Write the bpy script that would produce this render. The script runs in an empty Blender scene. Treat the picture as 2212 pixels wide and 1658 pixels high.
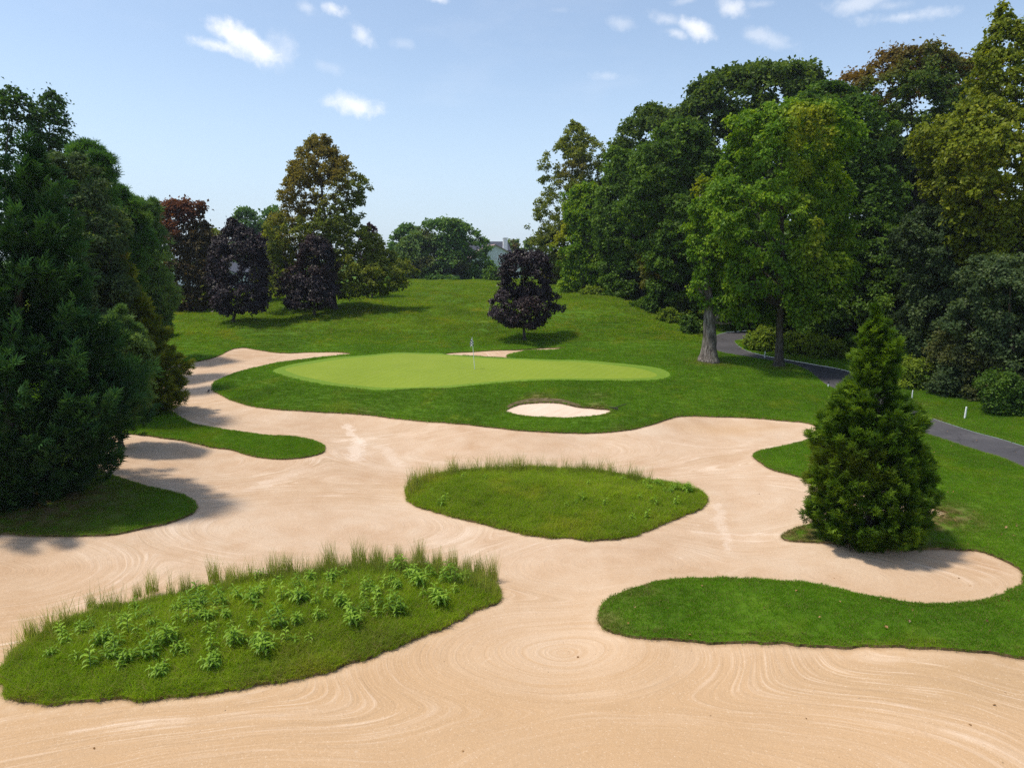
import bpy, math, random
import numpy as np
from mathutils import Vector, Matrix
from mathutils.geometry import delaunay_2d_cdt

rng = np.random.default_rng(7)
random.seed(7)
sc = bpy.context.scene
COL = sc.collection

# ------------------------------------------------------------------ camera
CAMZ = 9.0
PITCH = math.radians(10.16)
FPX = 1500.0                    # focal length in pixels of a 2212 x 1658 picture
CU, CV = 1106.0, 829.0
cam_d = bpy.data.cameras.new("camera")
cam_d.sensor_width = 36.0
cam_d.lens = FPX / 2212.0 * 36.0
cam_d.clip_start = 0.1
cam_d.clip_end = 8000.0
cam = bpy.data.objects.new("camera", cam_d)
cam.location = (0, 0, CAMZ)
cam.rotation_euler = (math.radians(90) - PITCH, 0, 0)
COL.objects.link(cam)
sc.camera = cam

# ------------------------------------------------------------------ sun, sky, exposure
SUN_EL = math.radians(68)
SUN_AZ = math.radians(-98)      # measured from +Y towards +X: from the left
sd = Vector((math.sin(SUN_AZ) * math.cos(SUN_EL), math.cos(SUN_AZ) * math.cos(SUN_EL), math.sin(SUN_EL)))
sun_d = bpy.data.lights.new("sun", 'SUN')
sun_d.energy = 3.4
sun_d.angle = math.radians(5.0)
sun_d.color = (1.0, 0.93, 0.82)
sun = bpy.data.objects.new("sun", sun_d)
sun.rotation_euler = (-sd).to_track_quat('-Z', 'Y').to_euler()
sun.location = (-30, 20, 60)
COL.objects.link(sun)
sc.view_settings.view_transform = 'Standard'
sc.view_settings.look = 'None'
sc.view_settings.gamma = 1.0
sc.cycles.use_denoising = False
sc.view_settings.exposure = 0.27
SKY_STRENGTH = 0.15

W2 = bpy.data.worlds.new("World")
sc.world = W2
W2.use_nodes = True


class NT:
    """small helper round a node tree"""
    def __init__(s, nt):
        s.nt = nt
        nt.nodes.clear()

    def n(s, t, **kw):
        nd = s.nt.nodes.new(t)
        for k, v in kw.items():
            if k == 'ins':
                for a, b in v.items():
                    s.put(nd.inputs[a], b)
            else:
                setattr(nd, k, v)
        return nd

    def put(s, sock, v):
        if isinstance(v, bpy.types.NodeSocket):
            s.nt.links.new(v, sock)
        elif isinstance(v, bpy.types.Node):
            s.nt.links.new(v.outputs[0], sock)
        else:
            if hasattr(sock.default_value, '__len__') and hasattr(v, '__len__') and len(sock.default_value) == 4 and len(v) == 3:
                v = (*v, 1.0)
            sock.default_value = v

    def m(s, op, a, b=None, c=None, clamp=False):
        nd = s.nt.nodes.new('ShaderNodeMath')
        nd.operation = op
        nd.use_clamp = clamp
        s.put(nd.inputs[0], a)
        if b is not None:
            s.put(nd.inputs[1], b)
        if c is not None:
            s.put(nd.inputs[2], c)
        return nd.outputs[0]

    def vm(s, op, a, b=None, out=0, scale=None):
        nd = s.nt.nodes.new('ShaderNodeVectorMath')
        nd.operation = op
        s.put(nd.inputs[0], a)
        if b is not None:
            s.put(nd.inputs[1], b)
        if scale is not None:
            s.put(nd.inputs['Scale'], scale)
        return nd.outputs[out]

    def noise(s, vec, scale, detail=2.0, rough=0.5, out='Fac', dist=0.0):
        nd = s.nt.nodes.new('ShaderNodeTexNoise')
        s.put(nd.inputs['Vector'], vec)
        nd.inputs['Scale'].default_value = scale
        nd.inputs['Detail'].default_value = detail
        nd.inputs['Roughness'].default_value = rough
        nd.inputs['Distortion'].default_value = dist
        return nd.outputs[out]

    def mix(s, f, a, b, blend='MIX'):
        nd = s.nt.nodes.new('ShaderNodeMix')
        nd.data_type = 'RGBA'
        nd.blend_type = blend
        s.put(nd.inputs['Factor'], f)
        s.put(nd.inputs[6], a)
        s.put(nd.inputs[7], b)
        return nd.outputs[2]

    def ramp(s, f, stops, interp='LINEAR'):
        nd = s.nt.nodes.new('ShaderNodeValToRGB')
        cr = nd.color_ramp
        cr.interpolation = interp
        while len(cr.elements) < len(stops):
            cr.elements.new(0.5)
        for e, (p, c) in zip(cr.elements, stops):
            e.position = p
            e.color = (*c, 1.0) if len(c) == 3 else c
        s.put(nd.inputs[0], f)
        return nd.outputs[0]

    def smooth(s, v, a, b, lo=0.0, hi=1.0):
        nd = s.nt.nodes.new('ShaderNodeMapRange')
        nd.interpolation_type = 'SMOOTHSTEP'
        s.put(nd.inputs[0], v)
        nd.inputs[1].default_value = a
        nd.inputs[2].default_value = b
        nd.inputs[3].default_value = lo
        nd.inputs[4].default_value = hi
        return nd.outputs[0]


def px_dir(u, v):
    dx = (u - CU) / FPX
    dz = -(v - CV) / FPX
    c, s_ = math.cos(PITCH), math.sin(PITCH)
    d = np.array([dx, c + dz * s_, -s_ + dz * c])
    return d


def px_azel(u, v):
    d = px_dir(u, v)
    d = d / np.linalg.norm(d)
    return math.atan2(d[0], d[1]), math.asin(d[2])


t = NT(W2.node_tree)
sky = t.n('ShaderNodeTexSky', sky_type='NISHITA', sun_disc=False, sun_elevation=SUN_EL, sun_rotation=SUN_AZ,
          air_density=1.0, dust_density=1.2, ozone_density=1.0, altitude=50)
tc = t.n('ShaderNodeTexCoord')
sep = t.n('ShaderNodeSeparateXYZ', ins={0: tc.outputs['Generated']})
az = t.m('ARCTAN2', sep.outputs[0], sep.outputs[1])
el = t.m('ARCSINE', sep.outputs[2])
nz1 = t.noise(tc.outputs['Generated'], 22.0, 6.0, 0.62)
nz2 = t.noise(tc.outputs['Generated'], 70.0, 4.0, 0.6)
# u, v, half width, half height, tilt (px per px), opacity
clouds = [(512, 78, 62, 26, .22, 1.0), (560, 105, 52, 24, .2, .95), (462, 96, 50, 14, .15, .8), (598, 112, 40, 34, .2, .35), (763, 228, 52, 19, .1, .85),
          (785, 78, 30, 17, .35, .6), (720, 20, 26, 13, .2, .75), (664, 16, 20, 14, .1, .35), (1508, 62, 40, 18, .35, .85),
          (1462, 72, 25, 10, .2, .5), (1440, 42, 30, 12, .2, .4), (1580, 18, 34, 18, .25, .7), (1342, 50, 28, 13, .2, .3), (1645, 78, 56, 16, .28, .4),
          (1845, 8, 50, 16, .0, .45), (1955, 36, 62, 12, .05, .5), (1930, 12, 34, 12, .1, .3), (1305, 165, 30, 12, .0, .3), (1480, 2, 30, 8, 0, .3),
          (950, -2, 22, 8, 0, .6), (710, 145, 30, 14, .1, .18), (870, 95, 28, 12, .1, .2), (1640, 10, 30, 9, 0, .3), (1208, 22, 34, 8, 0, .12)]
cm = None
for (u, v, hw, hh, tilt, op) in clouds:
    a0, e0 = px_azel(u, v)
    k = FPX * math.cos(math.atan((u - CU) / FPX))
    da = t.m('MULTIPLY', t.m('SUBTRACT', az, a0), k / hw)
    de0 = t.m('SUBTRACT', el, e0)
    de = t.m('MULTIPLY', t.m('ADD', de0, t.m('MULTIPLY', t.m('SUBTRACT', az, a0), tilt)), FPX / hh)
    q = t.m('SQRT', t.m('ADD', t.m('MULTIPLY', da, da), t.m('MULTIPLY', de, de)))
    q = t.m('ADD', q, t.m('MULTIPLY', t.m('SUBTRACT', nz1, 0.5), 2.6))
    q = t.m('ADD', q, t.m('MULTIPLY', t.m('SUBTRACT', nz2, 0.5), 0.9))
    mk = t.m('MULTIPLY', t.smooth(q, 1.25, 0.0), op)
    cm = mk if cm is None else t.m('MAXIMUM', cm, mk)
# thin veil of high haze
veil = t.m('MULTIPLY', t.smooth(t.noise(t.vm('MULTIPLY', tc.outputs['Generated'], (1, 1, 3.0)), 5.0, 5.0, 0.6), 0.5, 0.85), 0.10)
cm = t.m('MAXIMUM', cm, veil)
hs = t.n('ShaderNodeHueSaturation', ins={'Saturation': .80, 'Value': 1.0, 'Color': sky.outputs[0]})
skyc = t.mix(1.0, hs.outputs[0], (0.93, 1.0, 1.05), 'MULTIPLY')
skyc = t.mix(t.m('MULTIPLY', t.smooth(el, .30, -.02), .62), skyc, (3.6, 4.45, 5.7))
final = t.mix(t.m('MULTIPLY', cm, .88), skyc, (6.7, 6.65, 6.7))
bg = t.n('ShaderNodeBackground', ins={0: final, 1: SKY_STRENGTH})
t.n('ShaderNodeOutputWorld', ins={0: bg.outputs[0]})

# ------------------------------------------------------------------ terrain
CTRL = [(0, 1658, 0), (1106, 1658, -.05), (2212, 1658, .1), (1215, 1400, -.1), (600, 1550, 0), (0, 1250, .1), (400, 1180, 0), (1200, 1220, 0),
        (1600, 1210, 0), (2000, 1240, 0), (2212, 1240, .2), (2212, 1416, .3), (2212, 1340, .55), (1700, 1310, .45), (1400, 1310, .3), (1294, 1325, .05),
        (1738, 1389, .12), (2040, 1340, .5), (1500, 1382, .08), (1800, 1272, .15), (1500, 1250, .12), (400, 1105, .1), (100, 1155, .1), (60, 1060, .6), (200, 1080, .45), (450, 1000, .05),
        (600, 985, .12), (450, 935, .35), (300, 900, .55), (700, 968, .12), (1000, 980, .05), (800, 900, .2), (1270, 935, .25), (1500, 950, .1),
        (1700, 930, .3), (1560, 899, .3), (1250, 1080, 0), (1200, 908, .62), (1200, 860, 1.15), (1100, 885, .8), (1320, 885, .85), (1145, 822, 1.4), (618, 797, 1.3),
        (1419, 812, 1.5), (1025, 797, 1.6), (960, 838, 1.3), (1150, 778, 1.85), (880, 762, 1.75), (1306, 787, 1.75), (1178, 751, 1.75),
        (1000, 760, 1.65), (653, 761, 1.35), (523, 750, 1.5), (429, 779, 1.1), (383, 783, 1.0), (480, 830, .75), (420, 860, .5), (560, 882, .4), (700, 890, .25),
        (600, 850, .85), (700, 860, .85), (900, 875, .8), (900, 905, .3), (1133, 735, 2.2), (900, 720, 2.35), (900, 748, 1.7), (700, 720, 2.4), (500, 697, 2.9), (370, 700, 2.7),
        (680, 683, 3.3), (722, 668, 3.6), (900, 660, 3.7), (1050, 650, 4.0), (1000, 613, 5.2), (860, 627, 4.6), (1200, 606, 5.5), (1290, 680, 4.0),
        (1400, 705, 3.1), (1500, 730, 2.3), (1300, 730, 2.4), (1530, 778, 1.6), (1680, 790, 1.4), (1580, 722, 2.1), (1800, 770, 1.5),
        (1740, 830, 1.05), (1990, 850, 1.0), (2212, 900, .9), (2212, 985, .6), (2030, 930, .6), (2100, 1080, .4), (1880, 1165, .25),
        (1680, 975, .42), (1800, 900, .6), (1500, 850, 1.0), (1600, 870, .7), (450, 668, 3.4), (1250, 760, 1.95), (1400, 790, 1.7)]
WCTRL = [(0, 150, 4.9), (-40, 150, 4.6), (40, 150, 5.0), (0, 230, 4.3), (-90, 230, 4), (90, 230, 4), (-80, 80, 4.0), (70, 80, 3.0), (60, 40, 1.2), (-50, 40, 1.5),
         (-40, 15, .8), (35, 10, .4), (0, -10, 0), (-40, -30, 0), (40, -30, 0), (0, 600, 4), (600, 600, 4), (-600, 600, 4), (600, 0, 3), (-600, 0, 3), (0, -600, 1),
         (5, 6, 0), (-8, 6, 0), (12, 5, 0.1)]
P = []
for (u, v, z) in CTRL:
    d = px_dir(u, v)
    s_ = (z - CAMZ) / d[2]
    P.append((d[0] * s_, d[1] * s_, z))
P = np.array(P + WCTRL, float)


def warp(x, y):
    r = np.hypot(x, y) + 1e-6
    k = np.log1p(r / 8.0) / r
    return np.stack([x * k, y * k], -1)


EPS = 0.07
Q = warp(P[:, 0], P[:, 1])
dm = np.sqrt(((Q[:, None] - Q[None]) ** 2).sum(-1) + EPS ** 2)
n_ = len(P)
A = np.zeros((n_ + 1, n_ + 1))
A[:n_, :n_] = dm - np.eye(n_) * 0.004
A[:n_, n_] = 1
A[n_, :n_] = 1
WT = np.linalg.solve(A, np.append(P[:, 2], 0))


def H0(x, y):
    x = np.atleast_1d(np.asarray(x, float))
    y = np.atleast_1d(np.asarray(y, float))
    q = warp(x, y)
    out = np.empty(len(x))
    for i in range(0, len(x), 20000):
        b = q[i:i + 20000]
        out[i:i + 20000] = np.sqrt(((b[:, None] - Q[None]) ** 2).sum(-1) + EPS ** 2) @ WT[:-1] + WT[-1]
    # gentle swells
    w = np.clip((np.hypot(x, y) - 55) / 30, 0, 1)
    out += w * 0.26 * (np.sin(x * .31 + 1.3 * np.sin(y * .13)) * np.sin(y * .27 + .6) + .5 * np.sin(x * .8 + y * .5))
    return out


TS = np.geomspace(6, 420, 700)


def hit(u, v):
    """where the sight line through a pixel of the photograph meets the terrain"""
    d = px_dir(u, v)
    d = d / d[1]
    z = CAMZ + d[2] * TS
    g = z - H0(d[0] * TS, TS)
    i = np.argmax(g < 0)
    if g.min() >= 0:
        i = int(np.argmin(g[:560]))
        return d[0] * TS[i], TS[i]
    a, b = g[i - 1], g[i]
    f = a / (a - b)
    yy = TS[i - 1] + (TS[i] - TS[i - 1]) * f
    return d[0] * yy, yy


def hits(pts):
    return np.array([hit(u, v) for u, v in pts])


def crom(p, step=0.16):
    """closed Catmull-Rom through the points, resampled with steps growing with distance"""
    n = len(p)
    out = []
    for i in range(n):
        p0, p1, p2, p3 = p[i - 1], p[i], p[(i + 1) % n], p[(i + 2) % n]
        L = np.hypot(*(p2 - p1))
        st = max(step, np.hypot(*p1) * 0.007)
        k = max(1, int(L / st))
        # centripetal
        t0 = 0.0
        t1 = t0 + max(np.hypot(*(p1 - p0)), 1e-4) ** .5
        t2 = t1 + max(np.hypot(*(p2 - p1)), 1e-4) ** .5
        t3 = t2 + max(np.hypot(*(p3 - p2)), 1e-4) ** .5
        for j in range(k):
            tt = t1 + (t2 - t1) * j / k
            a1 = (t1 - tt) / (t1 - t0) * p0 + (tt - t0) / (t1 - t0) * p1
            a2 = (t2 - tt) / (t2 - t1) * p1 + (tt - t1) / (t2 - t1) * p2
            a3 = (t3 - tt) / (t3 - t2) * p2 + (tt - t2) / (t3 - t2) * p3
            b1 = (t2 - tt) / (t2 - t0) * a1 + (tt - t0) / (t2 - t0) * a2
            b2 = (t3 - tt) / (t3 - t1) * a2 + (tt - t1) / (t3 - t1) * a3
            out.append((t2 - tt) / (t2 - t1) * b1 + (tt - t1) / (t2 - t1) * b2)
    return np.array(out)


def rough_edge(p, amp):
    """small irregularities of a real turf edge"""
    n = len(p)
    nx = np.roll(p, -1, 0) - np.roll(p, 1, 0)
    nx = np.stack([-nx[:, 1], nx[:, 0]], -1)
    nx /= np.linalg.norm(nx, axis=1, keepdims=True) + 1e-9
    r = rng.normal(size=n)
    r = (r + np.roll(r, 1) + np.roll(r, 2) * .6) / 1.6
    s2 = np.arange(n) * .16
    r = r + .8 * np.sin(s2 * 2.1 + 2 * np.sin(s2 * .7)) + .6 * np.sin(s2 * 5.3 + 1)
    return p + nx * (r * amp)[:, None]


MAIN_SAND = [(383, 783), (429, 779), (467, 769), (485, 760), (504, 752), (523, 749.6), (560, 754.5), (605, 761), (654, 760), (710, 759), (751, 761), (764, 763.5),
             (728, 767), (672, 773), (616, 780), (560, 791), (504, 806.5), (471, 820), (458, 832), (462, 843), (485, 855), (512, 866.5), (560, 877.7), (635, 885),
             (691, 888), (747, 890.8), (796, 894.5), (870, 903), (960, 911), (1040, 918), (1110, 926), (1180, 931), (1270, 933), (1340, 929), (1395, 918), (1440, 905),
             (1479, 896.5), (1565, 898.8), (1640, 902), (1700, 907), (1737, 910), (1757, 915), (1763, 928), (1759, 940), (1744, 949), (1714, 957), (1670, 967), (1636, 974),
             (1628, 982), (1636, 993), (1658, 1006), (1692, 1018), (1740, 1030), (1800, 1045), (1880, 1070), (1960, 1086), (2010, 1092), (2050, 1106),
             (2010, 1114), (1930, 1117), (1850, 1120), (1790, 1124), (1752, 1129), (1733, 1135), (1707, 1144), (1689, 1156), (1696, 1162), (1752, 1166.6), (1826, 1172), (1901, 1179.6),
             (1976, 1183), (2050, 1183), (2107, 1185), (2144, 1196), (2181, 1212), (2208, 1232), (2211, 1252), (2182, 1275), (2138, 1291.6), (2065, 1302), (1987, 1301),
             (1920, 1293), (1868, 1283), (1816, 1271), (1764, 1260), (1686, 1252.6), (1582, 1247), (1504, 1247), (1426, 1254), (1374, 1267), (1327, 1285), (1301, 1304),
             (1291, 1324), (1297, 1343), (1318, 1358), (1384, 1372.8), (1478, 1379), (1582, 1384), (1738, 1389.5), (1894, 1391), (2024, 1397), (2128, 1405), (2212, 1416), (2420, 1445), (2800, 1500),
             'NEAR',
             (-500, 1185), (-200, 1160), (0, 1150), (97, 1155), (175, 1154.5), (232, 1152), (276, 1145.5), (317, 1137), (355, 1128), (392, 1117), (415, 1106), (425, 1092), (418, 1081),
             (396, 1068), (366, 1059.7), (321, 1049.5), (280, 1036.5), (243, 1025), (216, 1013), (200, 1002), (190, 985), (195, 960), (225, 940), (272, 935), (321, 939), (355, 944), (411, 952.5),
             (448, 961.8), (497, 969), (534, 980), (571, 987), (616, 988.7), (657, 985), (690, 977.5), (701, 967.4), (695, 958), (672, 949), (635, 942), (583, 939), (523, 932), (467, 923.7),
             (422, 915), (399, 906), (388, 898), (368, 886), (352, 870), (345, 845), (350, 815), (362, 795)]
ISLE1 = [(0, 1457), (16, 1426), (42, 1397), (83, 1371), (140, 1340), (208, 1316), (291, 1301), (364, 1286), (442, 1267), (499, 1257), (551, 1249), (624, 1239), (702, 1231), (780, 1223),
         (884, 1220), (962, 1228), (1014, 1238), (1060, 1254), (1080, 1277), (1071, 1296), (1030, 1316), (962, 1348), (884, 1379), (806, 1410), (738, 1436), (676, 1452), (598, 1470), (520, 1483),
         (442, 1494), (338, 1504), (234, 1509), (130, 1512), (52, 1509), (8, 1492)]
ISLE2 = [(876, 1070), (880, 1058), (895, 1043), (930, 1027), (985, 1018), (1050, 1013), (1130, 1010), (1200, 1010), (1270, 1014), (1330, 1022), (1390, 1034), (1450, 1044), (1500, 1055),
         (1520, 1068), (1525, 1082), (1510, 1096), (1470, 1113), (1430, 1130), (1390, 1147), (1350, 1158), (1300, 1162), (1230, 1160), (1160, 1153), (1100, 1143), (1040, 1127), (980, 1112),
         (930, 1100), (890, 1088)]
GREEN = [(618, 796), (653, 788), (710, 779), (796, 770), (883, 764), (947, 766), (1011, 771.5), (1075, 775.3), (1150, 778), (1242, 781), (1306, 786.7), (1363, 793), (1402, 801),
         (1420, 810), (1408, 815), (1338, 817), (1242, 817), (1146, 818), (1082, 822), (1017, 828), (960, 833), (900, 836), (840, 837), (780, 833), (720, 826), (660, 814), (630, 805)]
FRINGE = [(590, 800), (610, 792), (650, 783), (705, 774.5), (790, 767), (880, 761), (950, 763), (1011, 768.5), (1075, 772.6), (1150, 775), (1245, 777.5), (1310, 782), (1375, 788), (1430, 797), (1447, 808),
          (1435, 817), (1400, 821), (1330, 822), (1240, 821), (1145, 822), (1085, 826), (1017, 832.5), (960, 838), (840, 842), (770, 838), (700, 830), (640, 818), (605, 808)]
BACK_SAND = [(957, 763.5), (979, 760.5), (1017, 759), (1043, 757), (1113, 754.6), (1178, 750.5), (1229, 750), (1210, 752.5), (1162, 755), (1123, 759.5), (1101, 764.5), (1096, 769),
             (1106, 773), (1075, 771), (1040, 769), (1000, 767), (970, 765.3)]
BUNKER = [(1091, 886), (1104, 878), (1123, 871), (1162, 867.5), (1194, 867), (1222, 870), (1254, 878), (1286, 880), (1318, 883.5), (1317, 889), (1296, 894.7), (1258, 899.8), (1210, 901.4),
          (1152, 898.8), (1110, 893.4)]
SOIL = [(1096, 879), (1106, 871), (1125, 864), (1150, 859.5), (1185, 859), (1215, 862.5), (1236, 869), (1252, 876), (1250, 888), (1200, 885), (1120, 884)]
PATH = [(1552, 722), (1572, 717), (1600, 715), (1640, 712), (1690, 705), (1690, 712), (1640, 722), (1590, 735), (1597, 748), (1625, 761), (1677, 772.5), (1752, 785.6), (1823, 798.7), (1890, 828), (1953, 866), (2006, 899.5), (2050, 914.5), (2107, 933), (2163, 948),
        (2212, 963), (2420, 1030), (2700, 1120), (2700, 1240), (2420, 1090), (2212, 1008), (2163, 987), (2107, 970.5), (2050, 952), (1998, 935), (1940, 910), (1880, 878), (1811, 843.5), (1789, 832), (1767, 817),
        (1744, 799), (1714, 787.5), (1640, 774.4), (1584, 765), (1556, 760), (1544, 752), (1543, 735)]
i = MAIN_SAND.index('NEAR')
near = np.array([(32, 9), (30, -6), (-30, -6), (-42, 12)], float)
poly = {}
ms = np.concatenate([hits(MAIN_SAND[:i]), near, hits(MAIN_SAND[i + 1:])])
poly['sand'] = rough_edge(crom(ms, .12), .018)
poly['isle1'] = rough_edge(crom(hits(ISLE1), .12), .035)
poly['isle2'] = rough_edge(crom(hits(ISLE2), .14), .035)
poly['green'] = crom(hits(GREEN), .3)
poly['fringe'] = crom(hits(FRINGE), .3)
poly['back'] = rough_edge(crom(hits(BACK_SAND), .25), .03)
poly['bunker'] = rough_edge(crom(hits(BUNKER), .15), .02)
poly['soil'] = rough_edge(crom(hits(SOIL), .15), .04)
poly['path'] = rough_edge(crom(hits(PATH), .25), .012)


def inside(poly_, x, y):
    px, py = poly_[:, 0], poly_[:, 1]
    qx, qy = np.roll(px, -1), np.roll(py, -1)
    res = np.zeros(len(x), bool)
    bb = (x >= px.min()) & (x <= px.max()) & (y >= py.min()) & (y <= py.max())
    idx = np.nonzero(bb)[0]
    for i in range(0, len(idx), 6000):
        k = idx[i:i + 6000]
        X, Y = x[k, None], y[k, None]
        c = ((py > Y) != (qy > Y)) & (X < (qx - px) * (Y - py) / (qy - py + 1e-12) + px)
        res[k] = c.sum(1) % 2 == 1
    return res


def edge_dist(poly_, x, y, cap=3.0):
    px, py = poly_[:, 0], poly_[:, 1]
    qx, qy = np.roll(px, -1), np.roll(py, -1)
    res = np.full(len(x), cap)
    bb = (x >= px.min() - cap) & (x <= px.max() + cap) & (y >= py.min() - cap) & (y <= py.max() + cap)
    idx = np.nonzero(bb)[0]
    ex, ey = qx - px, qy - py
    L = ex * ex + ey * ey + 1e-12
    for i in range(0, len(idx), 6000):
        k = idx[i:i + 6000]
        X, Y = x[k, None] - px, y[k, None] - py
        s_ = np.clip((X * ex + Y * ey) / L, 0, 1)
        res[k] = np.minimum(cap, np.sqrt(((X - s_ * ex) ** 2 + (Y - s_ * ey) ** 2).min(1)))
    return res


NAMES = ['ground', 'sand', 'back_sand', 'bunker', 'green', 'fringe', 'path', 'isle', 'soil']


def region(x, y):
    r = np.zeros(len(x), int)
    ins = {k: inside(v, x, y) for k, v in poly.items()}
    r[ins['path']] = 6
    r[ins['fringe']] = 5
    r[ins['green']] = 4
    r[ins['back']] = 2
    r[ins['sand']] = 1
    r[ins['soil']] = 8
    r[ins['bunker']] = 3
    r[ins['isle1'] | ins['isle2']] = 7
    return r


def sstep(v, a, b):
    t_ = np.clip((v - a) / (b - a), 0, 1)
    return t_ * t_ * (3 - 2 * t_)


def height(x, y, reg=None):
    """terrain height with island mounds and the hollow of the small bunker"""
    x = np.atleast_1d(np.asarray(x, float))
    y = np.atleast_1d(np.asarray(y, float))
    z = H0(x, y)
    for nm, amp, w in (('isle1', .28, 2.6), ('isle2', .2, 3.0)):
        ii = inside(poly[nm], x, y)
        if ii.any():
            d = edge_dist(poly[nm], x[ii], y[ii])
            z[ii] += amp * sstep(d, 0, w) * (1 + .25 * np.sin(x[ii] * 1.3) * np.sin(y[ii] * 1.7))
    return z


# spots of worn, straw coloured turf: u, v, radius in metres, strength
DRY = [(1720, 1150, .9, 1), (1800, 1165, .9, .9), (1880, 1172, .9, .9), (1950, 1168, 1.1, .8), (2040, 1112, 1.1, .9), (1990, 1125, .9, 1), (1350, 1275, .6, .5), (1385, 1268, .5, .5), (1310, 1345, .6, .5),
       (1290, 855, .8, .35), (1530, 782, 1.3, .7), (1680, 792, 1.2, .55), (100, 1080, 3.0, 1), (-20, 1060, 3.0, 1), (240, 1010, 1.2, .6), (2010, 905, .8, .5), (1960, 872, 1.0, .6), (780, 893, .9, .4), (1340, 925, .6, .3),
       (1290, 880, .7, .8), (1160, 856, .8, .6), (1940, 1182, 1.0, .7), (1700, 772, .8, .5), (650, 1400, 1.0, .25), (600, 1480, .9, .4), (800, 1395, .8, .4)]
DRYW = [(*hit(u, v), r, s_) for u, v, r, s_ in DRY]


def dryness(x, y):
    o = np.zeros(len(x))
    for a, b, r, s_ in DRYW:
        o = np.maximum(o, s_ * np.exp(-((x - a) ** 2 + (y - b) ** 2) / (r * r)))
    return o


# ---- one constrained triangulation for the whole ground, cut along the outlines
pts = []
edges = []
for k, p in poly.items():
    b = len(pts)
    pts += [tuple(q) for q in p]
    edges += [(b + j, b + (j + 1) % len(p)) for j in range(len(p))]
r_ = 6.0
while r_ < 3500:
    fine = r_ < 175
    dth = 0.0105 if fine else 0.03
    th = -0.80
    row = int(r_ * 1000)
    off = rng.random() * dth
    while th < 0.80:
        a = th + off + (rng.random() - .5) * dth * .4
        rr = r_ * (1 + (rng.random() - .5) * .006)
        pts.append((rr * math.sin(a), rr * math.cos(a)))
        th += dth
    for a in np.arange(0.84, 2 * math.pi - 0.80, 0.12):
        if rng.random() < .25 or r_ > 175:
            pts.append((r_ * math.sin(a), r_ * math.cos(a)))
    r_ *= 1.017 if fine else 1.09
for x in range(-6, 7, 2):
    for y in range(-6, 7, 2):
        if x * x + y * y < 33:
            pts.append((x + .01 * y, y))
vs, es, fs, _, _, _ = delaunay_2d_cdt([Vector(p) for p in pts], edges, [], 0, 1e-5)
V = np.array([(v.x, v.y) for v in vs])
F = np.array([f for f in fs if len(f) == 3])
cen = V[F].mean(1)
ar = (V[F[:, 1], 0] - V[F[:, 0], 0]) * (V[F[:, 2], 1] - V[F[:, 0], 1]) - (V[F[:, 1], 1] - V[F[:, 0], 1]) * (V[F[:, 2], 0] - V[F[:, 0], 0])
F = F[np.abs(ar) > 1e-7]
ar = ar[np.abs(ar) > 1e-7]
F[ar < 0] = F[ar < 0][:, ::-1]
cen = V[F].mean(1)
REG = region(cen[:, 0], cen[:, 1])
VZ = height(V[:, 0], V[:, 1])

ED_SAND = np.minimum(np.minimum(edge_dist(poly['sand'], V[:, 0], V[:, 1]), edge_dist(poly['isle1'], V[:, 0], V[:, 1])), edge_dist(poly['isle2'], V[:, 0], V[:, 1]))
ED_B = edge_dist(poly['bunker'], V[:, 0], V[:, 1])
ED_K = edge_dist(poly['back'], V[:, 0], V[:, 1])
DRYV = dryness(V[:, 0], V[:, 1])
SANDS = (1, 2, 3)
LIP = {1: .075, 2: .08, 3: .10}


def mesh_np(name, verts, faces, mats, mat_idx=None, smooth=True, attrs=None):
    """verts (n,3), faces (m,k) with one k, attrs {name: (domain, per item scalar or rgba)}"""
    me = bpy.data.meshes.new(name)
    n, m, k = len(verts), len(faces), faces.shape[1]
    me.vertices.add(n)
    me.vertices.foreach_set('co', np.ascontiguousarray(verts, dtype=np.float32).ravel())
    me.loops.add(m * k)
    me.loops.foreach_set('vertex_index', np.ascontiguousarray(faces, dtype=np.int32).ravel())
    me.polygons.add(m)
    me.polygons.foreach_set('loop_start', np.arange(0, m * k, k, dtype=np.int32))
    me.polygons.foreach_set('loop_total', np.full(m, k, dtype=np.int32))
    if mat_idx is not None:
        me.polygons.foreach_set('material_index', np.asarray(mat_idx, dtype=np.int32))
    me.polygons.foreach_set('use_smooth', np.full(m, smooth, dtype=bool))
    for mt in (mats if isinstance(mats, (list, tuple)) else [mats]):
        me.materials.append(mt)
    if attrs:
        for an, (dom, val) in attrs.items():
            val = np.asarray(val, dtype=np.float32)
            if val.ndim == 2:
                a = me.attributes.new(an, 'FLOAT_COLOR', dom)
                a.data.foreach_set('color', val.ravel())
            else:
                a = me.attributes.new(an, 'FLOAT', dom)
                a.data.foreach_set('value', val)
    me.update(calc_edges=True)
    return me


def add(name, me, parent=None, loc=None):
    o = bpy.data.objects.new(name, me)
    COL.objects.link(o)
    if parent is not None:
        o.parent = parent
    if loc is not None:
        o.location = loc
    return o


def tag(o, label=None, cat=None, group=None, kind=None):
    if label:
        o['label'] = label
    if cat:
        o['category'] = cat
    if group:
        o['group'] = group
    if kind:
        o['kind'] = kind
    return o


def empty(name, loc, label, cat, group=None):
    o = bpy.data.objects.new(name, None)
    o.location = loc
    o.empty_display_size = .3
    COL.objects.link(o)
    return tag(o, label, cat, group)


# ------------------------------------------------------------------ materials
def new_mat(name):
    m = bpy.data.materials.new(name)
    m.use_nodes = True
    return m, NT(m.node_tree)


def out(t_, sh, disp=None):
    o = t_.n('ShaderNodeOutputMaterial')
    t_.put(o.inputs[0], sh)
    return o


def bump(t_, h, strength, dist):
    return t_.n('ShaderNodeBump', ins={'Height': h, 'Strength': strength, 'Distance': dist}).outputs[0]


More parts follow.
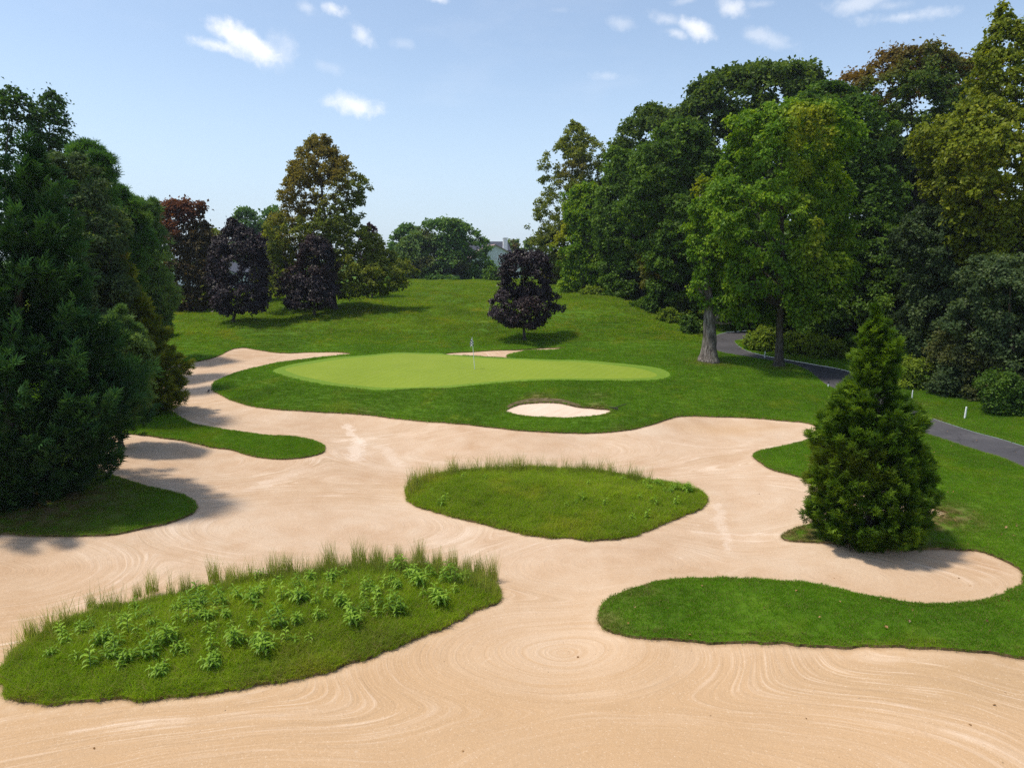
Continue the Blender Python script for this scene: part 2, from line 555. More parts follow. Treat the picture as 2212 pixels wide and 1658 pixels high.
def grass_nodes(t_, dark, mid, light, olive, dryattr):
    """turf colour from position: patches, mowing grain, dry spots"""
    pos = t_.n('ShaderNodeNewGeometry').outputs['Position']
    n1 = t_.noise(pos, .22, 3, .6)
    n2 = t_.noise(pos, 1.4, 3, .6)
    n3 = t_.noise(pos, 9.0, 2, .6)
    f = t_.m('ADD', t_.m('MULTIPLY', n1, .5), t_.m('ADD', t_.m('MULTIPLY', n2, .3), t_.m('MULTIPLY', n3, .2)))
    c = t_.ramp(f, [(.36, dark), (.5, mid), (.64, light)])
    n4 = t_.noise(t_.vm('ADD', pos, (31, 7, 0)), .35, 3, .65)
    c = t_.mix(t_.smooth(n4, .52, .72), c, olive)
    n5 = t_.noise(t_.vm('ADD', pos, (3, 17, 0)), 3.0, 3, .6)
    dr = t_.m('MULTIPLY', t_.m('MULTIPLY', dryattr, t_.smooth(n5, .25, .6)), 1.1, clamp=True)
    c = t_.mix(dr, c, (.17, .115, .05))
    return c, pos, n3


def m_turf(name, dark, mid, light, olive, bscale=30, bst=.5):
    m, t_ = new_mat(name)
    dry = t_.n('ShaderNodeAttribute', attribute_name='dry').outputs['Fac']
    c, pos, n3 = grass_nodes(t_, dark, mid, light, olive, dry)
    b = t_.n('ShaderNodeBsdfPrincipled', ins={'Base Color': c, 'Roughness': .85, 'Specular IOR Level': .15})
    h = t_.noise(pos, bscale, 3, .7)
    t_.put(b.inputs['Normal'], bump(t_, h, bst, .04))
    out(t_, b.outputs[0])
    return m


LAWN = ((0.091, 0.199, 0.007), (0.137, 0.283, 0.010), (0.189, 0.348, 0.014), (0.209, 0.306, 0.011))
ROUGH = ((0.096, 0.169, 0.007), (0.164, 0.264, 0.010), (0.243, 0.347, 0.013), (0.306, 0.307, 0.015))
NATIVE = ((0.150, 0.246, 0.010), (0.237, 0.345, 0.013), (0.340, 0.435, 0.020), (0.330, 0.370, 0.022))
PALE = ((0.172, 0.234, 0.019), (0.189, 0.250, 0.021), (0.210, 0.267, 0.026), (0.206, 0.250, 0.026))
DK = lambda cs, k: tuple(tuple(q * k for q in c) for c in cs)
M_LAWN = m_turf('turf', *DK(LAWN, .47))
M_NATIVE = m_turf('native_turf', *DK(NATIVE, .5))
def m_green():
    m, t_ = new_mat('putting_surface')
    pos = t_.n('ShaderNodeNewGeometry').outputs['Position']
    f = t_.m('ADD', t_.m('MULTIPLY', t_.noise(pos, .35, 4, .6), .6), t_.m('MULTIPLY', t_.noise(pos, 3.5, 3, .7), .4))
    c = t_.ramp(f, [(.36, PALE[0]), (.5, PALE[1]), (.64, PALE[2])])
    # alternate mowing passes, about half a metre wide
    wv = t_.n('ShaderNodeTexWave', wave_type='BANDS', ins={'Vector': t_.n('ShaderNodeVectorRotate', rotation_type='Z_AXIS', ins={'Vector': pos, 'Angle': .5}).outputs[0], 'Scale': .55, 'Distortion': .3, 'Detail': 1.0})
    c = t_.mix(t_.m('MULTIPLY', t_.smooth(wv.outputs['Fac'], .35, .65), .10), c, (.27, .35, .05))
    c = t_.mix(t_.m('MULTIPLY', t_.smooth(t_.noise(pos, .8, 5, .7), .52, .72), .30), c, (.20, .23, .04))
    c = t_.mix(t_.m('MULTIPLY', t_.smooth(t_.noise(pos, 22, 3, .8), .5, .7), .25), c, (.13, .20, .02))
    b = t_.n('ShaderNodeBsdfPrincipled', ins={'Base Color': c, 'Roughness': .85, 'Specular IOR Level': .15})
    t_.put(b.inputs['Normal'], bump(t_, t_.noise(pos, 30, 3, .7), .35, .02))
    out(t_, b.outputs[0])
    return m


M_GREEN = m_green()
M_FRINGE = m_turf('fringe_turf', (.115, .195, .014), (.130, .215, .018), (.15, .235, .022), (.145, .21, .024), bscale=50, bst=.3)


def m_sand(name, base_shift=0.0):
    m, t_ = new_mat(name)
    pos = t_.n('ShaderNodeNewGeometry').outputs['Position']
    ed = t_.n('ShaderNodeAttribute', attribute_name='edge').outputs['Fac']
    flat = t_.vm('MULTIPLY', pos, (1, 1, 0))
    wn = t_.noise(pos, .28, 2, .5, out='Color')
    wp = t_.vm('ADD', flat, t_.vm('MULTIPLY', t_.vm('SUBTRACT', wn, (.5, .5, .5)), (.6, .6, 0)))
    f = None
    for (u, v, k, sx) in RINGS:
        x, y = hit(u, v)
        dd = t_.m('MULTIPLY', t_.vm('DISTANCE', t_.vm('MULTIPLY', wp, (sx, 1, 1)), (x * sx, y, 0), out=1), k)
        f = dd if f is None else t_.m('SMOOTH_MIN', f, dd, .9)
    fc = t_.m('ADD', .06, t_.m('MULTIPLY', t_.smooth(f, .7, 3.0), .96))
    # near the edges the rake follows the outline
    fc = t_.m('MULTIPLY', t_.m('MULTIPLY', fc, t_.smooth(ed, .0, .5)), t_.m('ADD', .45, t_.m('MULTIPLY', t_.smooth(t_.noise(pos, .22, 3, .6), .36, .56), .65)))
    sxyz = t_.n('ShaderNodeSeparateXYZ', ins={0: pos})
    v1 = t_.n('ShaderNodeCombineXYZ', ins={0: t_.m('MULTIPLY', f, 3.0), 1: t_.m('MULTIPLY', sxyz.outputs[0], .15), 2: t_.m('MULTIPLY', sxyz.outputs[1], .15)}).outputs[0]
    v2 = t_.n('ShaderNodeCombineXYZ', ins={0: t_.m('MULTIPLY', f, 10.0), 1: t_.m('MULTIPLY', sxyz.outputs[0], .20), 2: t_.m('MULTIPLY', sxyz.outputs[1], .20)}).outputs[0]
    st1 = t_.noise(v1, 1.0, 3, .6)
    st2 = t_.noise(v2, 1.0, 2, .6)
    v3 = t_.n('ShaderNodeCombineXYZ', ins={0: t_.m('MULTIPLY', f, 27.0), 1: t_.m('MULTIPLY', sxyz.outputs[0], .5), 2: t_.m('MULTIPLY', sxyz.outputs[1], .5)}).outputs[0]
    st3 = t_.noise(v3, 1.0, 2, .6)
    big = t_.noise(pos, .16, 3, .6)
    med = t_.noise(pos, .9, 4, .65)
    fine = t_.noise(pos, 26.0, 3, .7)
    c = t_.ramp(t_.m('ADD', t_.m('MULTIPLY', big, .55), t_.m('MULTIPLY', med, .45)), [(.36, (.455, .298, .182)), (.5, (.515, .362, .240)), (.64, (.56, .42, .298))])
    # nearer sand is warmer and damper
    yy = sxyz.outputs[1]
    c = t_.mix(t_.m('MULTIPLY', t_.smooth(yy, 22, 12.5), .8), c, (.475, .300, .155))
    # darker area below the right hand lawn
    hx, hy = hit(2060, 1450)
    dd = t_.vm('DISTANCE', t_.vm('MULTIPLY', wp, (.32, 1, 0)), (hx * .32, hy, 0), out=1)
    c = t_.mix(t_.m('MULTIPLY', t_.smooth(dd, 1.5, .3), .5), c, (.38, .25, .13))
    for (u, v, r0, sx, a) in ((1560, 925, 1.6, .35, .55), (820, 1060, 3.0, .4, .25), (500, 870, 2.6, .4, .3), (700, 1560, 2.5, .5, .35), (1900, 1560, 3.0, .5, .35)):
        hx, hy = hit(u, v)
        dd = t_.vm('DISTANCE', t_.vm('MULTIPLY', wp, (sx, 1, 0)), (hx * sx, hy, 0), out=1)
        c = t_.mix(t_.m('MULTIPLY', t_.smooth(dd, r0, .2), a), c, (.49, .32, .18))
    # pale dried ridges left by the rake
    mask = t_.smooth(t_.noise(t_.vm('ADD', pos, (9, 4, 0)), .5, 3, .6), .42, .62)
    amt = t_.m('MULTIPLY', t_.m('MULTIPLY', fc, t_.smooth(st1, .53, .70)), t_.m('ADD', .28, t_.m('MULTIPLY', mask, .55)))
    c = t_.mix(t_.m('MULTIPLY', amt, .42), c, (.74, .60, .47))
    c = t_.mix(t_.m('MULTIPLY', t_.m('MULTIPLY', fc, t_.smooth(st1, .46, .34)), .24), c, (.45, .30, .175))
    c = t_.mix(t_.m('MULTIPLY', t_.m('MULTIPLY', fc, t_.smooth(st2, .56, .70)), t_.m('ADD', .10, t_.m('MULTIPLY', mask, .24))), c, (.84, .70, .575))
    c = t_.mix(t_.m('MULTIPLY', t_.m('MULTIPLY', fc, t_.smooth(st2, .46, .34)), .30), c, (.42, .28, .165))
    c = t_.mix(t_.m('MULTIPLY', t_.m('MULTIPLY', fc, t_.smooth(st3, .55, .68)), .34), c, (.72, .57, .43))
    c = t_.mix(t_.m('MULTIPLY', t_.m('MULTIPLY', fc, t_.smooth(st3, .45, .33)), .34), c, (.36, .235, .13))
    hx, hy = hit(1215, 1395)
    dd = t_.vm('DISTANCE', t_.vm('MULTIPLY', wp, (.8, .9, 0)), (hx * .8, hy * .9, 0), out=1)
    c = t_.mix(t_.m('MULTIPLY', t_.m('MULTIPLY', t_.smooth(dd, 2.6, .2), t_.smooth(st2, .30, .60)), .22), c, (.74, .61, .48))
    # footprints and machine tracks: pale scuffs
    for (u, v, u2, v2, wdt, a) in ((750, 915, 775, 950, .30, .8), (775, 950, 765, 985, .45, .8), (830, 960, 865, 1000, .35, .45), (1550, 1085, 1575, 1180, .22, .5), (1500, 1140, 1740, 1150, .12, .4), (650, 1010, 540, 1050, .5, .3)):
        ax, ay = hit(u, v)
        bx, by = hit(u2, v2)
        L2 = (bx - ax) ** 2 + (by - ay) ** 2
        dx, dy = bx - ax, by - ay
        wq = t_.vm('ADD', flat, t_.vm('MULTIPLY', t_.vm('SUBTRACT', t_.noise(pos, 1.6, 3, .6, out='Color'), (.5, .5, .5)), (.9, .9, 0)))
        rel = t_.vm('SUBTRACT', wq, (ax, ay, 0))
        s_ = t_.m('MULTIPLY', t_.vm('DOT_PRODUCT', rel, (dx, dy, 0), out=1), 1 / L2, clamp=True)
        near_ = t_.vm('MULTIPLY', t_.n('ShaderNodeCombineXYZ', ins={0: s_, 1: s_, 2: s_}).outputs[0], (dx, dy, 0))
        d2 = t_.vm('DISTANCE', rel, near_, out=1)
        d2 = t_.m('ADD', d2, t_.m('MULTIPLY', t_.m('SUBTRACT', t_.noise(pos, 5.0, 3, .6), .5), wdt * 2.2))
        c = t_.mix(t_.m('MULTIPLY', t_.smooth(d2, wdt * 1.2, wdt * .2), a * .55), c, (.74, .62, .51))
    # scuffed pale spots (footprints)
    vor = t_.n('ShaderNodeTexVoronoi', feature='F1', ins={'Vector': t_.vm('ADD', wp, t_.vm('MULTIPLY', t_.noise(pos, 6.0, 3, .6, out='Color'), (.25, .25, 0))), 'Scale': 1.9})
    fp = t_.m('MULTIPLY', t_.smooth(vor.outputs['Distance'], .13, .06), t_.smooth(t_.noise(t_.vm('ADD', pos, (2, 41, 0)), .3, 2, .5), .5, .62))
    c = t_.mix(t_.m('MULTIPLY', fp, .3), c, (.72, .58, .44))
    # grain, pebbles, dark crumbs
    c = t_.mix(t_.m('MULTIPLY', t_.smooth(fine, .58, .74), .5), c, (.28, .18, .10))
    c = t_.mix(t_.m('MULTIPLY', t_.smooth(fine, .42, .30), .35), c, (.80, .67, .53))
    peb = t_.n('ShaderNodeTexVoronoi', feature='F1', ins={'Vector': pos, 'Scale': 3.4})
    pm = t_.smooth(t_.m('ADD', peb.outputs['Distance'], t_.m('MULTIPLY', t_.noise(pos, 1.2, 2, .6), .14)), .115, .085)
    c = t_.mix(t_.m('MULTIPLY', pm, .7), c, (.16, .10, .06))
    # dirt washed from the turf edge, pale rim in front of it
    n6 = t_.noise(pos, 2.5, 3, .6)
    rim = t_.m('MULTIPLY', t_.smooth(ed, .55, .12), t_.smooth(n6, .35, .6))
    c = t_.mix(t_.m('MULTIPLY', rim, .2), c, (.66, .51, .37))
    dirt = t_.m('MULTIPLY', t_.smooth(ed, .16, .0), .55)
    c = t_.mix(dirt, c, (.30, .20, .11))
    if base_shift:
        c = t_.mix(base_shift, c, (.84, .68, .57))
    b = t_.n('ShaderNodeBsdfPrincipled', ins={'Base Color': c, 'Roughness': .95, 'Specular IOR Level': .1})
    h = t_.m('ADD', t_.m('MULTIPLY', fine, .35), t_.m('ADD', t_.m('ADD', st2, t_.m('MULTIPLY', st3, .8)), t_.m('MULTIPLY', t_.noise(pos, 7.0, 3, .6), .6)))
    h = t_.m('ADD', h, t_.m('MULTIPLY', pm, .4))
    t_.put(b.inputs['Normal'], bump(t_, h, .55, .05))
    out(t_, b.outputs[0])
    return m


RINGS = [(1215, 1400, .85, .62), (1450, 1700, .8, .42), (560, 1800, .9, .42), (-60, 1225, 1.0, .6), (700, 1130, .9, .5), (1330, 1205, 1.0, .5), (1800, 1238, 1.0, .5), (1100, 960, .9, .4), (1570, 1080, 1.0, .6),
         (700, 900, 1.0, .4), (1640, 925, .8, .4), (480, 790, 1.0, .7), (380, 985, 1.0, .5)]
M_SAND = m_sand('raked_sand')
M_BSAND = m_sand('pale_bunker_sand', .38)


def m_simple(name, col, rough=.7, spec=.3, nscale=None, col2=None, bst=.3, bdist=.01):
    m, t_ = new_mat(name)
    b = t_.n('ShaderNodeBsdfPrincipled', ins={'Roughness': rough, 'Specular IOR Level': spec})
    if nscale:
        tcx = t_.n('ShaderNodeTexCoord').outputs['Object']
        n1 = t_.noise(tcx, nscale, 4, .6)
        t_.put(b.inputs['Base Color'], t_.mix(t_.smooth(n1, .35, .65), col, col2 or col))
        t_.put(b.inputs['Normal'], bump(t_, n1, bst, bdist))
    else:
        t_.put(b.inputs['Base Color'], col)
    out(t_, b.outputs[0])
    return m


def m_asphalt():
    m, t_ = new_mat('asphalt')
    pos = t_.n('ShaderNodeNewGeometry').outputs['Position']
    n1 = t_.noise(pos, .5, 3, .6)
    n2 = t_.noise(pos, 60, 2, .7)
    ed = t_.n('ShaderNodeAttribute', attribute_name='edge').outputs['Fac']
    c = t_.ramp(n1, [(.35, (.046, .043, .046)), (.65, (.068, .064, .068))])
    c = t_.mix(t_.m('MULTIPLY', t_.smooth(n2, .5, .75), .6), c, (.15, .14, .15))
    c = t_.mix(t_.m('MULTIPLY', t_.smooth(t_.m('ADD', ed, t_.m('MULTIPLY', t_.noise(pos, 3, 3, .6), .35)), .42, .1), .45), c, (.12, .10, .07))
    cr = t_.n('ShaderNodeTexVoronoi', feature='DISTANCE_TO_EDGE', ins={'Vector': t_.vm('ADD', pos, t_.vm('SCALE', t_.noise(pos, 1.5, 3, .6, out='Color'), scale=.8)), 'Scale': .45})
    c = t_.mix(t_.m('MULTIPLY', t_.smooth(cr.outputs['Distance'], .012, .003), .6), c, (.02, .02, .02))
    c = t_.mix(t_.m('MULTIPLY', t_.smooth(t_.noise(pos, 1.1, 4, .7), .55, .7), .35), c, (.115, .105, .10))
    b = t_.n('ShaderNodeBsdfPrincipled', ins={'Base Color': c, 'Roughness': .8, 'Specular IOR Level': .35})
    t_.put(b.inputs['Normal'], bump(t_, n2, .4, .01))
    out(t_, b.outputs[0])
    return m


M_ASPHALT = m_asphalt()
M_SOIL = m_simple('bare_soil', (.070, .060, .022), .95, .1, 4.0, (.15, .11, .06), .8, .05)
M_EDGE = m_simple('turf_cut_edge', (.060, .050, .020), .95, .1, 5.0, (.20, .14, .075), .8, .04)

# ------------------------------------------------------------------ ground meshes
REGMAT = {0: M_LAWN, 1: M_SAND, 2: M_SAND, 3: M_BSAND, 4: M_GREEN, 5: M_FRINGE, 6: M_ASPHALT, 7: M_NATIVE, 8: M_SOIL}
ED_P = edge_dist(poly['path'], V[:, 0], V[:, 1])


def submesh(name, regs, mat, skirt=False):
    sel = np.isin(REG, regs)
    f = F[sel]
    used, inv = np.unique(f, return_inverse=True)
    f = inv.reshape(f.shape)
    xy = V[used]
    z = VZ[used].copy()
    r0 = regs[0]
    ed = np.full(len(used), 3.0)
    if r0 == 1:
        ed = ED_SAND[used]
        z -= LIP[1] + .05 * sstep(ed, 0, 1.2)
        # faint hollows of the rake passes
        z += .018 * np.sin(xy[:, 0] * 2.1 + 1.5 * np.sin(xy[:, 1] * .9)) * np.sin(xy[:, 1] * 2.6) * sstep(ed, .2, 1.5)
    elif r0 == 2:
        ed = ED_K[used]
        z -= LIP[2]
    elif r0 == 3:
        ed = ED_B[used]
        z -= LIP[3] + .12 * sstep(ed, 0, 1.0)
    elif r0 == 6:
        ed = ED_P[used]
        z -= .012
    me = mesh_np(name, np.column_stack([xy, z]), f, mat, smooth=True,
                 attrs={'edge': ('POINT', ed), 'dry': ('POINT', DRYV[used])})
    return add(name, me)


o = submesh('ground', [0], M_LAWN); tag(o, kind='structure')
o = submesh('sand', [1], M_SAND); tag(o, kind='structure')
o = submesh('sand_behind_green', [2], M_SAND); tag(o, kind='structure')
o = submesh('bunker_sand', [3], M_BSAND); tag(o, kind='structure')
o = submesh('putting_green', [4], M_GREEN); tag(o, kind='structure')
o = submesh('green_fringe', [5], M_FRINGE); tag(o, kind='structure')
o = submesh('cart_path', [6], M_ASPHALT); tag(o, kind='structure')
o = submesh('grass_island_ground', [7], M_NATIVE); tag(o, kind='structure')
o = submesh('bare_soil', [8], M_SOIL); tag(o, kind='structure')

# cut edge between turf and sand: a low face that leans slightly
emap = {}
for fi, f in enumerate(F):
    for a, b in ((f[0], f[1]), (f[1], f[2]), (f[2], f[0])):
        emap.setdefault((min(a, b), max(a, b)), []).append(fi)
sv, sf = [], []
for (a, b), fl in emap.items():
    if len(fl) != 2:
        continue
    r1, r2 = REG[fl[0]], REG[fl[1]]
    s1, s2 = r1 in SANDS, r2 in SANDS
    if s1 == s2:
        continue
    fs_ = fl[0] if s1 else fl[1]
    rs = REG[fs_]
    # orient so that the face looks to the sand
    tri = F[fs_]
    k = [tuple(tri[[i, (i + 1) % 3]]) for i in range(3)]
    if (a, b) not in k:
        a, b = b, a
    n0 = len(sv)
    dz = LIP[rs] + .03
    sv += [(*V[a], VZ[a]), (*V[b], VZ[b]), (*V[b], VZ[b] - dz), (*V[a], VZ[a] - dz)]
    sf.append((n0, n0 + 1, n0 + 2, n0 + 3))
o = add('turf_cut_edge', mesh_np('turf_cut_edge', np.array(sv), np.array(sf), M_EDGE, smooth=False)); tag(o, kind='structure')


# ------------------------------------------------------------------ instanced grass (stuff)
def m_blade(name, cols, trans=.45, tip=(.10, .17, .03)):
    m, t_ = new_mat(name)
    at = t_.n('ShaderNodeAttribute', attribute_name='tint')
    sp = t_.n('ShaderNodeSeparateColor', ins={0: at.outputs['Color']})
    dry = t_.n('ShaderNodeAttribute', attribute_name='dry', attribute_type='INSTANCER').outputs['Fac']
    c, pos, n3 = grass_nodes(t_, *cols, dry)
    hv = t_.m('ADD', .72, t_.m('MULTIPLY', sp.outputs[0], .56))
    c = t_.mix(1.0, c, t_.n('ShaderNodeCombineColor', ins={0: hv, 1: hv, 2: hv}).outputs[0], 'MULTIPLY')
    c = t_.mix(t_.m('MULTIPLY', sp.outputs[1], .6), c, tip)
    c = t_.mix(t_.smooth(sp.outputs[2], .86, .9), c, (.30, .24, .10))
    d = t_.n('ShaderNodeBsdfDiffuse', ins={0: c})
    tr = t_.n('ShaderNodeBsdfTranslucent', ins={0: t_.mix(1.0, c, (1.5, 1.6, .7), 'MULTIPLY')})
    mx = t_.n('ShaderNodeMixShader', ins={0: trans, 1: d.outputs[0], 2: tr.outputs[0]})
    out(t_, mx.outputs[0])
    return m


def blades(n, rad, hmin, hmax, width, lean, segs=2, square=False):
    """a little patch of blades: arrays of verts, faces, tint"""
    if square:
        bx = (rng.random(n) - .5) * 2 * rad
        by = (rng.random(n) - .5) * 2 * rad
    else:
        a = rng.random(n) * 2 * math.pi
        r = np.sqrt(rng.random(n)) * rad
        bx, by = r * np.cos(a), r * np.sin(a)
    hh = hmin + (hmax - hmin) * rng.random(n)
    la = rng.random(n) * 2 * math.pi
    ll = hh * lean * (.3 + rng.random(n))
    wa = rng.random(n) * math.pi
    wx, wy = np.cos(wa) * width / 2, np.sin(wa) * width / 2
    vs_, fs_, tt = [], [], []
    lev = np.linspace(0, 1, segs + 1)
    rows = []
    for s_ in lev:
        cx = bx + np.cos(la) * ll * s_ ** 1.8
        cy = by + np.sin(la) * ll * s_ ** 1.8
        cz = hh * (s_ - .22 * lean * s_ ** 2.5)
        w = (1 - s_ * .9)
        rows.append((np.column_stack([cx - wx * w, cy - wy * w, cz]), np.column_stack([cx + wx * w, cy + wy * w, cz])))
    vv = np.concatenate([r for pr in rows for r in pr])
    ff, lv = [], []
    for s_ in range(segs):
        a0, b0, a1, b1 = 2 * s_ * n, (2 * s_ + 1) * n, (2 * s_ + 2) * n, (2 * s_ + 3) * n
        k = np.arange(n)
        ff.append(np.column_stack([a0 + k, b0 + k, b1 + k, a1 + k]))
        lv.append(np.full(n, (s_ + .5) / segs))
    ff = np.concatenate(ff)
    lv = np.concatenate(lv)
    rt = np.tile(rng.random(n), segs)
    r3 = np.tile(rng.random(n), segs)
    return vv, ff, np.column_stack([rt, lv * .6, r3, np.ones(len(lv))])


def blade_proto(name, mat, *a, **k):
    vv, ff, tt = blades(*a, **k)
    tt = tt.copy()
    return bpy.data.objects.new(name, mesh_np(name, vv, ff, mat, smooth=False, attrs={'tint': ('FACE', tt)}))


def scatter(name, xyz, protos, scale, dry=None, yaw=None, tilt=None, label=None, kind='stuff'):
    """one stuff object whose geometry nodes put grass patches on its points"""
    n = len(xyz)
    me = bpy.data.meshes.new(name)
    me.vertices.add(n)
    me.vertices.foreach_set('co', xyz.astype(np.float32).ravel())
    rot = np.zeros((n, 3), np.float32)
    rot[:, 2] = rng.random(n) * 2 * math.pi if yaw is None else yaw
    if tilt is not None:
        rot[:, :2] = tilt
    a = me.attributes.new('rot', 'FLOAT_VECTOR', 'POINT')
    a.data.foreach_set('vector', rot.ravel())
    a = me.attributes.new('scl', 'FLOAT', 'POINT')
    a.data.foreach_set('value', np.asarray(scale, np.float32))
    a = me.attributes.new('dry', 'FLOAT', 'POINT')
    a.data.foreach_set('value', (np.zeros(n) if dry is None else dry).astype(np.float32))
    a = me.attributes.new('pick', 'INT', 'POINT')
    a.data.foreach_set('value', rng.integers(0, len(protos), n).astype(np.int32))
    o_ = add(name, me)
    g = bpy.data.node_groups.new(name, 'GeometryNodeTree')
    g.interface.new_socket('Geometry', in_out='INPUT', socket_type='NodeSocketGeometry')
    g.interface.new_socket('Geometry', in_out='OUTPUT', socket_type='NodeSocketGeometry')
    gi = g.nodes.new('NodeGroupInput')
    go = g.nodes.new('NodeGroupOutput')
    jn = g.nodes.new('GeometryNodeJoinGeometry')

    def attr(nm, ty):
        q = g.nodes.new('GeometryNodeInputNamedAttribute')
        q.data_type = ty
        q.inputs['Name'].default_value = nm
        return q.outputs[0]
    r_a, s_a, p_a = attr('rot', 'FLOAT_VECTOR'), attr('scl', 'FLOAT'), attr('pick', 'INT')
    for k, pr in enumerate(protos):
        oi = g.nodes.new('GeometryNodeObjectInfo')
        oi.inputs['Object'].default_value = pr
        ip = g.nodes.new('GeometryNodeInstanceOnPoints')
        cmp_ = g.nodes.new('FunctionNodeCompare')
        cmp_.data_type = 'INT'
        cmp_.operation = 'EQUAL'
        g.links.new(p_a, cmp_.inputs[2])
        cmp_.inputs[3].default_value = k
        g.links.new(gi.outputs[0], ip.inputs['Points'])
        g.links.new(cmp_.outputs[0], ip.inputs['Selection'])
        g.links.new(oi.outputs['Geometry'], ip.inputs['Instance'])
        g.links.new(r_a, ip.inputs['Rotation'])
        g.links.new(s_a, ip.inputs['Scale'])
        g.links.new(ip.outputs[0], jn.inputs[0])
    g.links.new(jn.outputs[0], go.inputs[0])
    md = o_.modifiers.new('scatter', 'NODES')
    md.node_group = g
    tag(o_, label, None, None, kind)
    return o_


MB_LAWN = m_blade('lawn_blades', LAWN, .42, (.075, .15, .016))
MB_ROUGH = m_blade('rough_blades', ROUGH, .42, (.11, .16, .022))
MB_NATIVE = m_blade('native_blades', NATIVE, .45, (.12, .19, .025))
MB_TALL = m_blade('tall_blades', ((.10, .16, .012), (.16, .22, .02), (.26, .29, .035), (.34, .32, .05)), .5, (.58, .52, .20))


def cand(spacing, ymin, ymax, pad=1.5, jit=.55):
    """jittered grid over the visible wedge of ground"""
    xs = []
    y = ymin
    while y < ymax:
        hw = (y * 0.84) + pad + 1.5
        x = np.arange(-hw, hw, spacing)
        xs.append(np.column_stack([x + (rng.random(len(x)) - .5) * spacing * jit, y + (rng.random(len(x)) - .5) * spacing * jit]))
        y += spacing
    return np.concatenate(xs)


ALLS = ['sand', 'isle1', 'isle2', 'back', 'bunker', 'soil', 'fringe', 'path']


def sel_turf(p, reg, inset, names=ALLS, maxd=None):
    r = region(p[:, 0], p[:, 1])
    p = p[r == reg]
    d = np.full(len(p), 3.0)
    for k in names:
        d = np.minimum(d, edge_dist(poly[k], p[:, 0], p[:, 1]))
    ok = d > inset
    if maxd is not None:
        ok &= d < maxd
    return p[ok]


def xyz(p, dz=0.0):
    return np.column_stack([p, height(p[:, 0], p[:, 1]) + dz])


# mown lawn
pr_big = [blade_proto('turf_patch', MB_LAWN, 420, .26, .030, .060, .011, .5, segs=1, square=False) for _ in range(4)]
pr_edge = [blade_proto('turf_tuft', MB_LAWN, 22, .055, .035, .075, .009, .8, segs=2) for _ in range(5)]
p = sel_turf(cand(.31, 9, 44), 0, .23)
keep = rng.random(len(p)) < 1.0
p = p[keep]
d = dryness(p[:, 0], p[:, 1])
k = rng.random(len(p)) > d * .55
p, d = p[k], d[k]
scatter('lawn_grass', xyz(p, -.004), pr_big, 0.85 + .35 * rng.random(len(p)), d, label='short mown green turf')
p = sel_turf(cand(.075, 9, 42), 0, .012, maxd=.30)
d = dryness(p[:, 0], p[:, 1])
k = rng.random(len(p)) > d * .5
p, d = p[k], d[k]
scatter('lawn_edge_grass', xyz(p, -.004), pr_edge, 0.8 + .6 * rng.random(len(p)), np.minimum(1, d + (rng.random(len(p)) < .12) * .7), label='grass blades along the turf edges')
pr_mid = [blade_proto('turf_patch_far', MB_LAWN, 420, .42, .03, .065, .020, .5, segs=1) for _ in range(3)]
p = sel_turf(cand(.50, 44, 64), 0, .38)
scatter('lawn_grass_far', xyz(p, -.004), pr_mid, 0.85 + .35 * rng.random(len(p)), dryness(p[:, 0], p[:, 1]), label='mown turf round the back of the green')
pr_me = [blade_proto('turf_tuft_far', MB_LAWN, 20, .1, .05, .10, .016, .7, segs=1) for _ in range(3)]
p = sel_turf(cand(.16, 42, 62), 0, .03, maxd=.45)
scatter('far_edge_grass', xyz(p, -.004), pr_me, 0.8 + .6 * rng.random(len(p)), dryness(p[:, 0], p[:, 1]), label='longer grass on the lips of the far bunkers')
# rough on the hillside
pr_r = [blade_proto('rough_patch', MB_ROUGH, 330, .75, .07, .20, .030, .8, segs=1) for _ in range(4)]
p = cand(.85, 58, 135)
p = sel_turf(p, 0, .85)
pc = warp(p[:, 0], p[:, 1])
scatter('rough_grass', xyz(p, -.01), pr_r, (0.6 + .7 * rng.random(len(p))) * (0.55 + .45 * sstep(H0(p[:, 0], p[:, 1]), 1.6, 2.6)), label='rough grass covering the hillside')
# island turf
pr_n = [blade_proto('native_patch', MB_NATIVE, 170, .22, .10, .25, .012, 1.0, segs=2) for _ in range(5)]
pr_ne = [blade_proto('native_tuft', MB_NATIVE, 26, .07, .07, .17, .009, 1.0, segs=2) for _ in range(5)]
p = sel_turf(cand(.22, 10, 34), 7, .14)
scatter('island_grass', xyz(p, -.01), pr_n, 0.75 + .5 * rng.random(len(p)), dryness(p[:, 0], p[:, 1]) + .0, label='long unmown grass on the sand islands')
p = sel_turf(cand(.09, 10, 34), 7, .0, maxd=.26)
scatter('island_edge_grass', xyz(p, -.01), pr_ne, 0.7 + .6 * rng.random(len(p)), np.minimum(1, dryness(p[:, 0], p[:, 1]) + (rng.random(len(p)) < .2) * .8), label='long grass hanging over the island edges')

def rim(polys, step, ymin, ymax, sig, reg):
    res = []
    for k in polys:
        p_ = poly[k]
        q_ = np.roll(p_, -1, 0)
        L_ = np.hypot(*(q_ - p_).T)
        n_p = np.maximum(1, (L_ / step).astype(int))
        idx = np.repeat(np.arange(len(p_)), n_p)
        f_ = rng.random(len(idx))[:, None]
        res.append(p_[idx] * (1 - f_) + q_[idx] * f_ + rng.normal(size=(len(idx), 2)) * sig)
    res = np.concatenate(res)
    res = res[(res[:, 1] > ymin) & (res[:, 1] < ymax) & (np.abs(res[:, 0]) < res[:, 1] * .8 + 1)]
    # uneven growth: some stretches overhang more
    g = vn2(res)
    return res[g > -.75], g[g > -.75]


